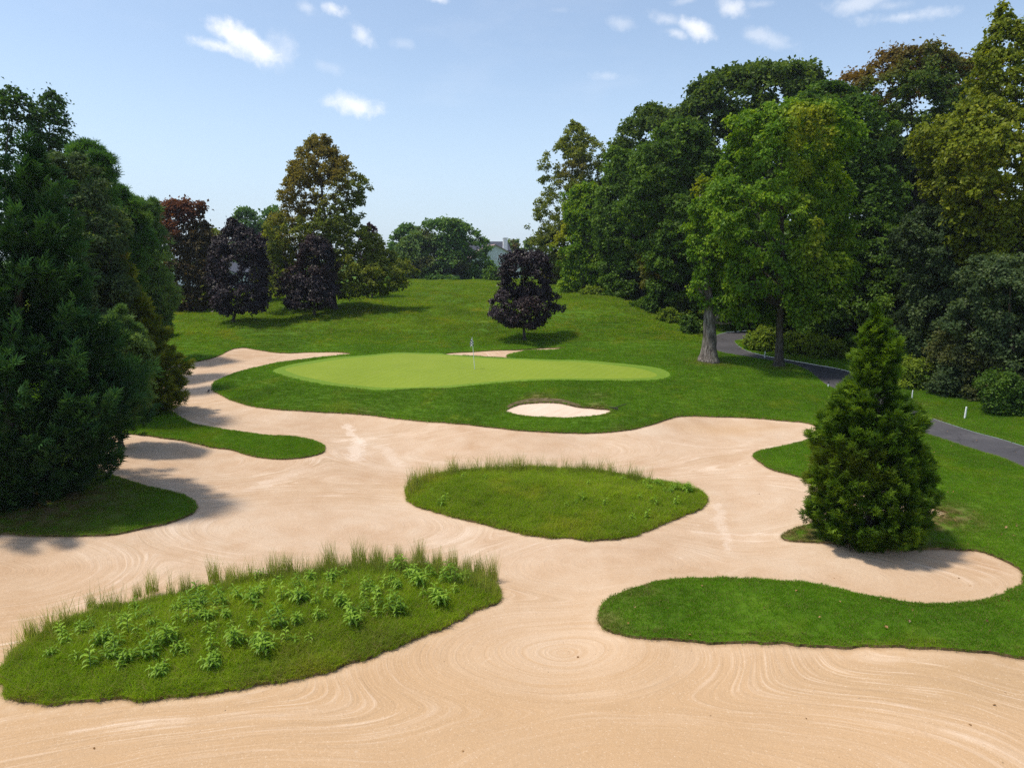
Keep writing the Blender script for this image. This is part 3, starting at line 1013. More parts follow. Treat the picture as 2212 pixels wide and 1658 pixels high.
def vn2(p):
    return np.sin(p[:, 0] * 2.3 + 2 * np.sin(p[:, 1] * 1.7)) * .5 + np.sin(p[:, 0] * 5.1 - p[:, 1] * 4.3) * .5 + rng.normal(size=len(p)) * .2


p, g = rim(['sand', 'bunker'], .045, 9, 36, .022, 0)
scatter('turf_lip_grass', xyz(p, -.03), pr_edge, (.65 + .5 * rng.random(len(p))) * (.9 + .35 * g), np.minimum(1, dryness(p[:, 0], p[:, 1]) + (rng.random(len(p)) < .2) * .8), label='ragged grass hanging over the sand edges')
p, g = rim(['isle1', 'isle2'], .03, 9, 36, .03, 7)
scatter('island_lip_grass', xyz(p, -.04), pr_ne, (.5 + .5 * rng.random(len(p))) * (.85 + .4 * g), np.minimum(1, (rng.random(len(p)) < .28) * .9), label='ragged grass hanging over the island edges')
p, g = rim(['sand', 'back', 'bunker'], .09, 36, 62, .03, 0)
scatter('far_lip_grass', xyz(p, -.03), pr_me, (.6 + .5 * rng.random(len(p))) * (.9 + .3 * g), dryness(p[:, 0], p[:, 1]), label='ragged grass on the far sand edges')

# tall thin stems along the far edges of both islands
pr_t = [blade_proto('stem_wisp', MB_TALL, 12, .10, .30, .70, .011, .28, segs=3) for _ in range(6)]


def along(pxs, n, jit):
    w = hits(pxs)
    seg = np.hypot(*(np.diff(w, axis=0)).T)
    cs = np.concatenate([[0], np.cumsum(seg)])
    s_ = rng.random(n) * cs[-1]
    x = np.interp(s_, cs, w[:, 0]) + rng.normal(size=n) * jit
    y = np.interp(s_, cs, w[:, 1]) + rng.normal(size=n) * jit - jit * .8
    return np.column_stack([x, y])


p = np.concatenate([along([(10, 1440), (60, 1395), (140, 1348), (291, 1305), (442, 1272), (551, 1253)], 210, .22),
                    along([(551, 1253), (624, 1243), (702, 1235), (780, 1228), (884, 1226), (962, 1234), (1014, 1244), (1055, 1262), (1070, 1280)], 640, .26),
                    along([(880, 1068), (895, 1050), (930, 1034), (985, 1023), (1050, 1018), (1130, 1016)], 330, .22),
                    along([(1130, 1016), (1200, 1016), (1270, 1020), (1330, 1028), (1390, 1040)], 200, .22)])
p = p[inside(poly['isle1'], p[:, 0], p[:, 1]) | inside(poly['isle2'], p[:, 0], p[:, 1])]
scatter('tall_stems', xyz(p, -.01), pr_t, (.45 + .95 * rng.random(len(p)) ** 1.8) * np.where(p[:, 1] > 22, 1.15, 1.0), tilt=rng.normal(size=(len(p), 2)) * .10, label='thin tall grass stems along the far edge of the islands')

p = cand(.42, 12, 34, jit=1.0)
p = p[region(p[:, 0], p[:, 1]) == 7]
scatter('seed_stems', xyz(p, -.01), pr_t, .30 + .30 * rng.random(len(p)), tilt=rng.normal(size=(len(p), 2)) * .2, label='sparse seed stems through the island grass')

# ------------------------------------------------------------------ tall tufts, one thing each
TUFTS = [(893, 190, .95, 'isolated tall grass tuft at the back edge of the near island'), (770, 240, .80, 'broad tall grass tuft at the back edge of the near island, left half'),
         (635, 240, .85, 'narrow tall grass tuft on the back edge, left of the broad one'), (1140, 170, .95, None), (1190, 165, .9, None), (1375, 140, 1.1, 'tallest broad clump of grass on the near island, at its top edge'),
         (1490, 122, 1.05, None), (1570, 115, .8, None), (1655, 112, .75, None), (1740, 112, .95, None), (1820, 130, .8, None), (1880, 135, .8, None), (1940, 150, .7, None), (1990, 162, .8, None),
         (2045, 185, 1.0, 'tall grass clump at the right tip of the near island'), (130, 425, .75, 'wispy grass tuft at the left tip of the near island'), (570, 262, .6, None), (960, 190, .65, None), (380, 300, .55, None)]
tuft_src = []
for k in range(3):
    vv, ff, tt = blades(150, .17, .25, .80, .010, .22, segs=3)
    tuft_src.append(mesh_np('grass_tuft', vv, ff, MB_TALL, smooth=False, attrs={'tint': ('FACE', tt)}))
for j, (cx, cy, s_, lb) in enumerate(TUFTS):
    x, y = hit(cx * .52, cy * .52 + 1150.2 + 4)
    o = add('tall_grass_tuft', tuft_src[j % 3], loc=(x, y, height(x, y)[0] - .01))
    o.scale = (s_ * 1.15, s_ * 1.15, s_ * 1.18)
    o.rotation_euler.z = j * 1.7
    tag(o, lb or 'straw tipped grass tuft in the row along the near island back edge', 'grass tuft', 'tall grass tufts on the back edge of the near island')
x, y = hit(1374, 1042)
o = add('tall_grass_tuft', tuft_src[1], loc=(x, y, height(x, y)[0] - .01)); o.scale = (1.15, 1.15, .98)
tag(o, 'lone dense tall grass tuft at the back of the middle island', 'grass tuft')
for (u, v, s_) in ((1128, 1017, .75), (1152, 1016, .6)):
    pass
for (u, v, s_, lb) in ((1002, 1022, .75, 'slim tall grass tuft near the left back edge of the middle island'), (1268, 1020, .62, 'first of two slim stems of grass at the top edge of the middle island')):
    x, y = hit(u, v)
    o = add('tall_grass_tuft', tuft_src[2], loc=(x, y, height(x, y)[0] - .01)); o.scale = (.55, .55, s_)
    tag(o, lb, 'grass tuft')

# ------------------------------------------------------------------ leafy weeds (milkweed like), one thing each
def m_leaf(name, stops, trans=.35, gloss=.05, satur=(1.5, 1.5, .7)):
    """foliage: r = leaf tint, g = clump tint, b = autumn patch"""
    m, t_ = new_mat(name)
    at = t_.n('ShaderNodeAttribute', attribute_name='tint')
    sp = t_.n('ShaderNodeSeparateColor', ins={0: at.outputs['Color']})
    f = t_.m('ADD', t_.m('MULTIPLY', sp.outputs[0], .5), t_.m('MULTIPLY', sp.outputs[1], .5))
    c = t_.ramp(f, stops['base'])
    if 'patch' in stops:
        c = t_.mix(sp.outputs[2], c, stops['patch'])
    d = t_.n('ShaderNodeBsdfDiffuse', ins={0: c})
    tr = t_.n('ShaderNodeBsdfTranslucent', ins={0: t_.mix(1.0, c, satur, 'MULTIPLY')})
    mx = t_.n('ShaderNodeMixShader', ins={0: trans, 1: d.outputs[0], 2: tr.outputs[0]})
    gl = t_.n('ShaderNodeBsdfGlossy', ins={0: (.9, .9, .8), 1: .5})
    mx2 = t_.n('ShaderNodeMixShader', ins={0: gloss, 1: mx.outputs[0], 2: gl.outputs[0]})
    out(t_, mx2.outputs[0])
    return m


M_WEED = m_leaf('weed_leaf', {'base': [(.2, (.105, .205, .010)), (.5, (.18, .31, .018)), (.8, (.28, .42, .040))]}, .35, .02)
M_WSTEM = m_simple('weed_stem', (.11, .16, .05))


def weed_mesh(nst, hgt, spread, lw):
    """stems with opposite pairs of long pointed drooping leaves"""
    vv, ff, tt = [], [], []
    sv_, sf_ = [], []
    for s_ in range(nst):
        bx, by = rng.normal(size=2) * spread * .4
        tx, ty = bx + rng.normal() * .08 + bx * .6, by + rng.normal() * .08 + by * .6
        h = hgt * (.65 + .45 * rng.random())
        nn = int(4 + h * 10)
        n0 = len(sv_)
        for k in range(4):
            f = k / 3
            c = (bx + (tx - bx) * f, by + (ty - by) * f, h * f)
            r = .007 * (1 - .5 * f)
            for q in range(3):
                a = q * 2.094
                sv_.append((c[0] + r * math.cos(a), c[1] + r * math.sin(a), c[2]))
            if k:
                for q in range(3):
                    b0 = n0 + (k - 1) * 3
                    sf_.append((b0 + q, b0 + (q + 1) % 3, b0 + 3 + (q + 1) % 3, b0 + 3 + q))
        ct = rng.random()
        for k in range(nn):
            f = .22 + .78 * (k + .5) / nn
            c = np.array((bx + (tx - bx) * f, by + (ty - by) * f, h * f))
            top = max(0, (f - .8) / .2)
            L = lw * (.75 + .4 * math.sin(f * math.pi * .9)) * (1 - .35 * top) * (.85 + .3 * rng.random())
            for sgn in (0, math.pi):
                a = k * 1.571 + sgn + rng.normal() * .25
                up = .25 + 1.0 * top + rng.normal() * .12
                dir_ = np.array((math.cos(a), math.sin(a), 0))
                sd_ = np.array((-math.sin(a), math.cos(a), 0))
                w = L * .15
                p0 = c
                p1 = c + dir_ * L * .35 + np.array((0, 0, L * .35 * up))
                p2 = c + dir_ * L * .75 + np.array((0, 0, L * (.52 * up - .08)))
                p3 = c + dir_ * L * (1.0 if top < .5 else .9) + np.array((0, 0, L * (.5 * up - .32 * (1 - top))))
                n1 = len(vv)
                cup = np.array((0, 0, w * .45))
                vv += [p0, p1 - sd_ * w + cup, p1, p1 + sd_ * w + cup, p2 - sd_ * w * .8 + cup * .7, p2, p2 + sd_ * w * .8 + cup * .7, p3]
                for q in ((0, 2, 1, 1), (0, 3, 2, 2), (1, 2, 5, 4), (2, 3, 6, 5), (4, 5, 7, 7), (5, 6, 7, 7)):
                    ff.append([n1 + z_ for z_ in q])
                    tt.append((rng.random(), ct, 0, 1))
    me = bpy.data.meshes.new('leaves')
    me.from_pydata([tuple(v_) for v_ in vv], [], [f_ if f_[2] != f_[3] else f_[:3] for f_ in ff])
    me.materials.append(M_WEED)
    a_ = me.attributes.new('tint', 'FLOAT_COLOR', 'FACE')
    a_.data.foreach_set('color', np.array(tt, np.float32).ravel())
    for pl in me.polygons:
        pl.use_smooth = True
    ms_ = []
    for k_ in range(nst):
        q_ = bpy.data.meshes.new('stem')
        q_.from_pydata(sv_[k_ * 12:k_ * 12 + 12], [], [[z_ - k_ * 12 for z_ in f_] for f_ in sf_[k_ * 9:k_ * 9 + 9]])
        q_.materials.append(M_WSTEM)
        ms_.append(q_)
    return me, ms_


WD = {'tall': [weed_mesh(3, .42, .12, 0.138) for _ in range(3)], 'single': [weed_mesh(1, .38, .04, 0.132) for _ in range(3)], 'bush': [weed_mesh(6, .34, .24, 0.138) for _ in range(3)],
      'small': [weed_mesh(1, .24, .04, 0.108) for _ in range(3)]}
WEEDS = [(420, 490, 'tall'), (475, 545, 'tall'), (535, 460, 'single'), (535, 545, 'tall'), (560, 395, 'single'), (245, 425, 'single'), (320, 412, 'small'), (485, 360, 'small'), (375, 575, 'single'), (735, 355, 'tall'),
         (825, 345, 'tall'), (850, 395, 'bush'), (780, 420, 'single'), (670, 438, 'small'), (712, 480, 'tall'), (742, 515, 'tall'), (632, 540, 'tall'), (672, 590, 'bush'), (640, 500, 'single'), (895, 430, 'small'),
         (890, 560, 'bush'), (872, 510, 'single'), (960, 420, 'small'), (985, 480, 'tall'), (1040, 412, 'single'), (1035, 300, 'bush'), (1095, 268, 'single'), (1060, 345, 'small'), (1245, 262, 'tall'), (1255, 315, 'bush'),
         (1155, 370, 'single'), (1165, 425, 'tall'), (1240, 400, 'tall'), (1100, 492, 'bush'), (1050, 470, 'bush'), (1175, 322, 'single'), (1220, 470, 'small'), (1285, 460, 'small'), (1295, 212, 'tall'), (1375, 212, 'tall'),
         (1310, 335, 'single'), (1420, 330, 'tall'), (1465, 385, 'bush'), (1545, 272, 'tall'), (1575, 332, 'single'), (1620, 308, 'single'), (1660, 345, 'tall'), (1650, 240, 'bush'), (1735, 222, 'bush'), (1640, 165, 'tall'),
         (1665, 155, 'tall'), (1880, 160, 'tall'), (1885, 222, 'tall'), (1895, 262, 'single'), (1820, 290, 'bush'), (1795, 195, 'tall'), (1505, 305, 'small'), (1075, 190, 'tall'), (555, 322, 'single'), (1935, 190, 'bush'),
         (1160, 205, 'small'), (925, 342, 'tall'), (1605, 252, 'single'), (1705, 200, 'tall'), (1755, 280, 'single'), (1355, 312, 'small'), (870, 405, 'tall'), (2000, 222, 'small')]


def place_weed(x, y, kind, j, label, group, s_=1.0):
    ml, mst = WD[kind][j % 3]
    e = empty('leafy_weed', (x, y, float(height(x, y)[0]) + .0), label, 'weed', group)
    e.rotation_euler.z = j * 2.1
    e.scale = (s_, s_, s_)
    a_ = add('leaves', ml, e)
    for q_ in mst:
        add('stem', q_, e)
    return e


KL = {'tall': 'tall leafy weed with a few upright stems in the near island grass', 'single': 'single stemmed weed with paired pointed leaves on the near island',
      'bush': 'bushy many stemmed weed with broad light green leaves on the near island', 'small': 'small low weed barely above the long grass of the near island'}
SPL = {(1075, 190): 'leafy weed alone against the sand at the back edge of the near island', (672, 590): 'bushy weed nearest the front edge of the near island', (245, 425): 'weed farthest to the left on the near island',
       (1035, 300): 'dense bushy weed in the middle of the near island', (1935, 190): 'bushy weed nearest the right tip of the near island'}
for j, (cx, cy, kind) in enumerate(WEEDS):
    x, y = hit(cx * .52, cy * .52 + 1150.2 + 8)
    place_weed(x, y, kind, j, SPL.get((cx, cy), KL[kind]), 'leafy weeds on the near grass island', 1.2 + .25 * math.sin(j * 3.3))
ex = rng.random((400, 2)) * np.array([1750, 480]) + np.array([180, 150])
ex = [e_ for e_ in ex if abs(e_[1] - (560 - (e_[0] - 300) * .235)) < 150][:70]
wx = hits([(a * .52, b * .52 + 1150.2) for a, b in ex])
okw = (edge_dist(poly['isle1'], wx[:, 0], wx[:, 1]) > .7) & inside(poly['isle1'], wx[:, 0], wx[:, 1])
for j, (x, y) in enumerate(wx[okw]):
    kind = ('single', 'small', 'single', 'tall')[j % 4]
    place_weed(x, y, kind, j, KL[kind], 'leafy weeds on the near grass island', (.95, 1.3, 1.05, .8)[j % 4])
KM = {'bush': 'bushy weed on the right end of the middle island', 'small': 'small pale weed low in the grass of the middle island', 'tall': 'upright leafy weed at the back edge of the middle island'}
# crop coordinates: 800/2212*0.8848 = 0.32 ; offset 840.6, 955.6
for j, (cx, cy, kind, s_) in enumerate([(1985, 330, 'bush', 1.25), (2010, 320, 'bush', 1.0), (1915, 320, 'bush', .8), (1785, 280, 'bush', .85), (1720, 300, 'small', 1.2), (1830, 310, 'small', 1.3), (1640, 530, 'small', 1.5), (1735, 520, 'small', 1.4),
                                      (1780, 430, 'small', 1.6), (1690, 400, 'small', 1.3), (1930, 430, 'small', 1.5), (1290, 425, 'small', 1.5), (1195, 460, 'small', 1.1), (1450, 455, 'small', 1.2), (1250, 445, 'small', .9), (1580, 265, 'small', 1.4),
                                      (365, 410, 'small', 1.5), (340, 430, 'small', 1.5), (290, 340, 'small', 1.0), (495, 255, 'small', 1.1), (640, 265, 'small', 1.1), (820, 175, 'tall', .7), (730, 180, 'tall', .6), (1040, 175, 'tall', .55), (605, 370, 'small', .9), (1340, 320, 'small', 1.0), (1750, 330, 'bush', .7), (1880, 345, 'bush', .7)]):
    x, y = hit(840.6 + cx * .32, 955.6 + cy * .32 + 3)
    place_weed(x, y, kind, j + 1, 'largest bushy weed, on the right tip of the middle island' if j == 0 else KM[kind], 'leafy weeds on the middle grass island', s_ * 1.1)

# ------------------------------------------------------------------ foliage machinery
def unit(a):
    return a / (np.linalg.norm(a, axis=-1, keepdims=True) + 1e-9)


def frame(axis, n):
    """orthonormal side vector for axis given approximate normals"""
    side = unit(np.cross(axis, n))
    nn = np.cross(side, axis)
    return side, nn


def el_leaf(pos, axis, nrm, L, w):
    side, nn = frame(axis, nrm)
    L = L[:, None]
    w = w[:, None]
    v0 = pos
    v1 = pos + axis * L * .5 + side * w + nn * L * .10
    v2 = pos + axis * L - nn * L * .14
    v3 = pos + axis * L * .5 - side * w + nn * L * .10
    vv = np.stack([v0, v1, v2, v3], 1).reshape(-1, 3)
    n = len(pos)
    ff = np.arange(n)[:, None] * 4 + np.array([0, 1, 2, 3])[None]
    return vv, ff, 1


def el_spray(pos, axis, nrm, L, w, angs=(-.95, -.5, 0, .5, .95)):
    """flat feathery spray: narrow kites fanned in a plane"""
    side, nn = frame(axis, nrm)
    vs_ = []
    K = len(angs)
    for i, a in enumerate(angs):
        ax = axis * math.cos(a) + side * math.sin(a)
        sd_ = side * math.cos(a) - axis * math.sin(a)
        base = pos + axis * (L * (.05 + .40 * (1 - abs(a))))[:, None] * .6
        ln = L * (1.0 - .32 * abs(a))
        mid = base + ax * (ln * .5)[:, None]
        ww = (w * (1 - .2 * abs(a)))[:, None]
        tip = base + ax * (ln)[:, None] - nn * (ln * .15)[:, None]
        vs_.append(np.stack([base, mid + sd_ * ww, tip, mid - sd_ * ww], 1))
    vv = np.stack(vs_, 1).reshape(-1, 3)
    n = len(pos) * K
    ff = np.arange(n)[:, None] * 4 + np.array([0, 1, 2, 3])[None]
    return vv, ff, K


def el_needle(pos, axis, nrm, L, w):
    side, nn = frame(axis, nrm)
    vs_ = []
    K = 6
    for i in range(K):
        a = i * 2 * math.pi / K
        ax = unit(axis + (side * math.cos(a) + nn * math.sin(a)) * .75)
        sd_ = unit(np.cross(ax, nn + side * .3))
        vs_.append(np.stack([pos - sd_ * w[:, None], pos + sd_ * w[:, None], pos + ax * L[:, None] + sd_ * w[:, None] * .3, pos + ax * L[:, None] - sd_ * w[:, None] * .3], 1))
    vv = np.stack(vs_, 1).reshape(-1, 3)
    n = len(pos) * K
    ff = np.arange(n)[:, None] * 4 + np.array([0, 1, 2, 3])[None]
    return vv, ff, K


def vnoise(p, seed, freq):
    """cheap smooth noise in about -1..1"""
    r = np.random.default_rng(seed)
    o = np.zeros(len(p))
    for k in range(6):
        d = unit(r.normal(size=3)) * freq * (.6 + .9 * r.random())
        o += np.sin(p @ d + r.random() * 6.28 + .8 * np.sin(p @ (unit(r.normal(size=3)) * freq * .7)))
    return o / 3.2


def tube(path, radii, seg=8, wob=0.0, seed=1):
    r = np.random.default_rng(seed)
    path = np.array(path, float)
    n = len(path)
    vv = []
    tg = np.gradient(path, axis=0)
    for i in range(n):
        a = unit(tg[i])
        s1 = unit(np.cross(a, (0, 1, .13)))
        s2 = np.cross(a, s1)
        for k in range(seg):
            an = k * 2 * math.pi / seg
            rr = radii[i] * (1 + wob * (math.sin(an * 3 + 1 + i * .07) * .5 + r.normal() * .35))
            vv.append(path[i] + (s1 * math.cos(an) + s2 * math.sin(an)) * rr)
    ff = []
    for i in range(n - 1):
        for k in range(seg):
            ff.append((i * seg + k, i * seg + (k + 1) % seg, (i + 1) * seg + (k + 1) % seg, (i + 1) * seg + k))
    return np.array(vv), np.array(ff)


def join_parts(parts):
    vs_, fs_, n = [], [], 0
    for v_, f_ in parts:
        vs_.append(v_)
        fs_.append(f_ + n)
        n += len(v_)
    return np.concatenate(vs_), np.concatenate(fs_)


def m_bark(name, c1, c2, sc_=14):
    m, t_ = new_mat(name)
    ob = t_.n('ShaderNodeTexCoord').outputs['Object']
    v_ = t_.vm('MULTIPLY', ob, (1, 1, .16))
    n1 = t_.noise(v_, sc_, 4, .65)
    n2 = t_.noise(ob, 1.2, 3, .6)
    c = t_.ramp(n1, [(.38, tuple(q * .35 for q in c1)), (.52, c1), (.66, c2)])
    c = t_.mix(t_.m('MULTIPLY', t_.smooth(n2, .45, .7), .4), c, (.10, .11, .06))
    b = t_.n('ShaderNodeBsdfPrincipled', ins={'Base Color': c, 'Roughness': .9, 'Specular IOR Level': .15})
    t_.put(b.inputs['Normal'], bump(t_, n1, 1.0, .05))
    out(t_, b.outputs[0])
    return m


BARK_D = m_bark('dark_bark', (.075, .060, .048), (.13, .11, .09))
BARK_G = m_bark('grey_bark', (.15, .125, .105), (.30, .26, .23), 9)

GREENS = {
    'oak': {'base': [(.1, (0.031, 0.061, 0.009)), (.5, (0.068, 0.117, 0.016)), (.9, (0.149, 0.210, 0.029))], 'patch': (0.179, 0.094, 0.022)},
    'maple': {'base': [(.1, (0.048, 0.111, 0.006)), (.5, (0.109, 0.213, 0.010)), (.9, (0.245, 0.340, 0.016))], 'patch': (0.311, 0.301, 0.013)},
    'forest': {'base': [(.1, (0.031, 0.071, 0.009)), (.5, (0.071, 0.140, 0.015)), (.9, (0.156, 0.248, 0.025))], 'patch': (0.146, 0.132, 0.018)},
    'olive': {'base': [(.1, (0.065, 0.093, 0.007)), (.5, (0.149, 0.187, 0.010)), (.9, (0.258, 0.276, 0.019))], 'patch': (0.185, 0.116, 0.014)},
    'grey': {'base': [(.1, (.028, .050, .020)), (.5, (.062, .102, .036)), (.9, (.13, .18, .068))], 'patch': (.10, .11, .03)},
    'purple': {'base': [(.1, (.009, .005, .009)), (.5, (.022, .012, .019)), (.9, (.060, .040, .052))], 'patch': (.045, .022, .022)},
    'dullpurple': {'base': [(.1, (.025, .016, .024)), (.5, (.050, .034, .046)), (.9, (.085, .062, .075))], 'patch': (.07, .035, .04)},
    'copper': {'base': [(.1, (0.029, 0.026, 0.010)), (.5, (0.062, 0.046, 0.019)), (.9, (0.111, 0.085, 0.032))], 'patch': (0.142, 0.048, 0.026)},
    'gum': {'base': [(.1, (.065, .095, .011)), (.5, (.135, .170, .020)), (.9, (.26, .28, .040))], 'patch': (.20, .15, .030)},
    'birch': {'base': [(.1, (0.023, 0.061, 0.019)), (.5, (0.054, 0.110, 0.027)), (.9, (0.105, 0.178, 0.038))], 'patch': (0.074, 0.067, 0.029)},
    'cedar': {'base': [(.1, (.006, .020, .008)), (.45, (.018, .055, .016)), (.9, (.060, .150, .034))], 'patch': (.05, .10, .02)},
    'pine': {'base': [(.1, (0.027, 0.075, 0.019)), (.5, (0.058, 0.142, 0.031)), (.9, (0.115, 0.231, 0.048))], 'patch': (0.135, 0.196, 0.025)},
    'bluepine': {'base': [(.1, (0.050, 0.107, 0.036)), (.5, (0.097, 0.178, 0.056)), (.9, (0.192, 0.293, 0.089))], 'patch': (0.135, 0.196, 0.034)},
    'thuja': {'base': [(.1, (.014, .036, .004)), (.45, (.055, .120, .008)), (.9, (.185, .290, .020))], 'patch': (.13, .17, .016)},
    'oldthuja': {'base': [(.1, (0.054, 0.079, 0.009)), (.5, (0.111, 0.146, 0.012)), (.9, (0.212, 0.231, 0.022))], 'patch': (0.185, 0.145, 0.019)},
    'far': {'base': [(.1, (0.043, 0.103, 0.025)), (.5, (0.081, 0.164, 0.034)), (.9, (0.153, 0.249, 0.044))], 'patch': (0.086, 0.073, 0.029)},
    'fargrey': {'base': [(.1, (0.065, 0.124, 0.034)), (.5, (0.115, 0.187, 0.048)), (.9, (0.192, 0.267, 0.065))], 'patch': (0.123, 0.073, 0.029)},
    'bramble': {'base': [(.1, (0.058, 0.099, 0.009)), (.5, (0.135, 0.199, 0.015)), (.9, (0.250, 0.320, 0.025))], 'patch': (0.148, 0.121, 0.029)},
}
LM = {k: m_leaf('leaf_' + k, v, .34 if k not in ('purple', 'cedar') else .15, .012 if k != 'purple' else .035, (1.8, 1.7, .6) if 'purple' not in k else (1.4, .8, .9)) for k, v in GREENS.items()}


def at_depth(u, v, Y):
    d = px_dir(u, v)
    return np.array([0, 0, CAMZ]) + d * (Y / d[1])


def tree(name, label, cat, prof, Y=None, base=None, pal='forest', el='leaf', leaf=None, clump=None, cover=1.5, lobes=.16, group=None, trunk=.2,
         patch=0.0, patch_top=False, gaps=0.0, droop=0.0, up=.35, depth=.85, seed=1, bark=None, limbs=7, trunk_path=None, inner=.25, asp=.36, stretch=1.0, max_leaves=60000, jag=.18, patchseed=None, gapfreq=1.0, pack=None, tiers=0, plume=0):
    """a tree whose crown fills a volume of revolution given by its outline; every clump of leaves is placed in three dimensions"""
    r = np.random.default_rng(seed * 101 + 5)
    if pack is None:
        pack = 1.5 if el == 'leaf' else 1.05
    prof = sorted(prof)
    vb, umid = prof[-1][0], (prof[-1][1] + prof[-1][2]) / 2
    if base is not None:
        bx, by = hit(*base)
        Y = by
    else:
        bp = at_depth(umid, vb, Y)
        bx, by = bp[0], Y
    bz = float(height(bx, by)[0])
    # outline to world: centre x, height, radius
    zs, cx, rad = [], [], []
    for (v, uL, uR) in prof:
        a, b = at_depth(uL, v, Y), at_depth(uR, v, Y)
        zs.append(a[2])
        cx.append((a[0] + b[0]) / 2)
        rad.append(max(.05, (b[0] - a[0]) / 2))
    zs, cx, rad = map(np.array, (zs, cx, rad))
    o_ = np.argsort(zs)
    zs, cx, rad = zs[o_], cx[o_], rad[o_]
    dist = math.hypot(bx, by)
    if leaf is None:
        leaf = max(.085, dist * .0037)
    R = rad.max()
    if clump is None:
        clump = float(np.clip(R * .16, .28, .95))
    rad_c = np.maximum(rad - clump * (.30 if plume else .1 if el != 'leaf' else .25), rad * .45)
    zz = np.linspace(zs[0] + .1 * clump, zs[-1], 200)
    rr = np.interp(zz, zs, rad_c)
    dzz = zz[1] - zz[0]
    area = 2 * math.pi * (rr * np.sqrt(dzz ** 2 + np.gradient(rr) ** 2)).sum()
    nC = int(np.clip(area / (clump * clump * pack), 30, 9000))
    pz = rr * np.sqrt(dzz ** 2 + np.gradient(rr) ** 2) + 1e-4
    pz = np.maximum(pz, .55 * clump * dzz)
    pz /= pz.sum()
    z = r.choice(zz, nC, p=pz) + r.normal(size=nC) * dzz
    ph = r.random(nC) * 2 * math.pi
    q = np.where(r.random(nC) < inner, .35 + .5 * r.random(nC), .82 + .2 * r.random(nC))
    z = np.minimum(z, zs[-1] - .15 * clump)
    Rz = np.interp(z, zs, rad_c)
    dirs = np.column_stack([np.cos(ph), np.sin(ph), np.zeros(nC)])
    tp = dirs * Rz[:, None] + np.column_stack([np.zeros(nC), np.zeros(nC), z])
    lump = vnoise(tp / max(R, .1), seed, 3.6) * lobes * 1.25 + vnoise(tp / max(R, .1), seed + 50, 9.0) * lobes * .6
    if tiers:
        sw = (z * tiers + .5 * vnoise(tp, seed + 70, .5) + ph * .16) % 1.0
        lump = lump + .17 * (.5 - sw)
    Rq = Rz * q * (1 + lump)
    C_ = np.column_stack([np.interp(z, zs, cx) + np.cos(ph) * Rq, by + np.sin(ph) * Rq * depth, z + lump * Rz * .3])
    thin = np.clip(np.interp(z, zs, rad) / (2.2 * clump), .42, 1)
    if gaps > 0:
        g = vnoise(C_, seed + 9, gapfreq / max(clump, .3) * .55) * .5 + .5
        C_k = g > gaps * np.minimum(1, .15 + Rz / max(R, .1) * 1.5)
        C_, thin = C_[C_k], thin[C_k]
    up_ = C_[:, 2] > height(C_[:, 0], C_[:, 1]) + .03
    C_, thin = C_[up_], thin[up_]
    nC = len(C_)
    cen_ = np.column_stack([np.interp(C_[:, 2], zs, cx), np.full(nC, by), C_[:, 2] - .35 * np.interp(C_[:, 2], zs, rad)])
    outw = unit(C_ - cen_)
    leaf_area = leaf * leaf * asp * 1.1
    if el == 'spray':
        leaf_area = leaf * leaf * .42
    elif el == 'needle':
        leaf_area = leaf * leaf * .30
    per = cover * (clump ** 2 * 4.2) / leaf_area
    nL = int(min(per * nC, max_leaves))
    if nL < per * nC:                      # too many leaves: make each larger instead of thinning the crown
        k_ = math.sqrt(per * nC / nL)
        leaf *= k_
    ci = r.integers(0, nC, nL)
    cs = clump * (.65 + .6 * r.random(nC)) * thin
    off = unit(r.normal(size=(nL, 3))) * (r.random(nL) ** .6)[:, None]
    off[:, 2] = np.abs(off[:, 2]) * np.where(r.random(nL) < .7, 1, -1)
    off *= cs[ci][:, None]
    off[:, 2] *= .75
    st = outw[ci] * (off * outw[ci]).sum(1, keepdims=True)
    off = off + st * (stretch - 1)
    if plume:
        pax = unit(outw * .85 + np.array([0, 0, up * 1.3]) + r.normal(size=(nC, 3)) * .22)
        sl = r.random(nL) ** .8
        lenp = (clump * plume * (.7 + .6 * r.random(nC)) * thin)[ci]
        w_ = clump * thin[ci] * .62 * (1.05 - sl) ** .75 * (.35 + .65 * np.minimum(1, sl * 4 + .3))
        rp = unit(np.cross(pax[ci], r.normal(size=(nL, 3))))
        off = pax[ci] * (lenp * (sl - .65))[:, None] + rp * (w_ * np.sqrt(r.random(nL)))[:, None] * np.array([1, 1, .7])
    pos = C_[ci] + off
    pos += unit(r.normal(size=(nL, 3))) * (r.random(nL) < .12)[:, None] * clump * jag * 1.7
    rel = unit(off + 1e-6)
    if el == 'leaf':
        nrm = unit(rel * .6 + outw[ci] * .35 + np.array([0, 0, up]) + r.normal(size=(nL, 3)) * .55)
        ax = unit(np.cross(nrm, r.normal(size=(nL, 3))) + outw[ci] * .4 + np.array([0, 0, -droop]))
    elif el == 'spray':
        ax = unit(outw[ci] * .75 + np.array([0, 0, up]) + rel * .45 + r.normal(size=(nL, 3)) * .25)
        if plume:
            ax = unit(pax[ci] + rp * .55 + r.normal(size=(nL, 3)) * .22)
        hv = unit(np.cross(outw[ci], np.array([0, 0, 1.0])))
        nrm = unit(np.array([0, 0, .9]) + outw[ci] * .4 + hv * r.normal(size=(nL, 1)) * .7 + r.normal(size=(nL, 3)) * .25)
    else:
        ax = unit(rel * .8 + outw[ci] * .5 + np.array([0, 0, up]) + r.normal(size=(nL, 3)) * .2)
        nrm = unit(r.normal(size=(nL, 3)))
    L = leaf * (.65 + .7 * r.random(nL))
    pos = pos
    fn = {'leaf': el_leaf, 'spray': el_spray, 'needle': el_needle}[el]
    wv = L * (asp if el == 'leaf' else (.095 if el == 'spray' else .05))
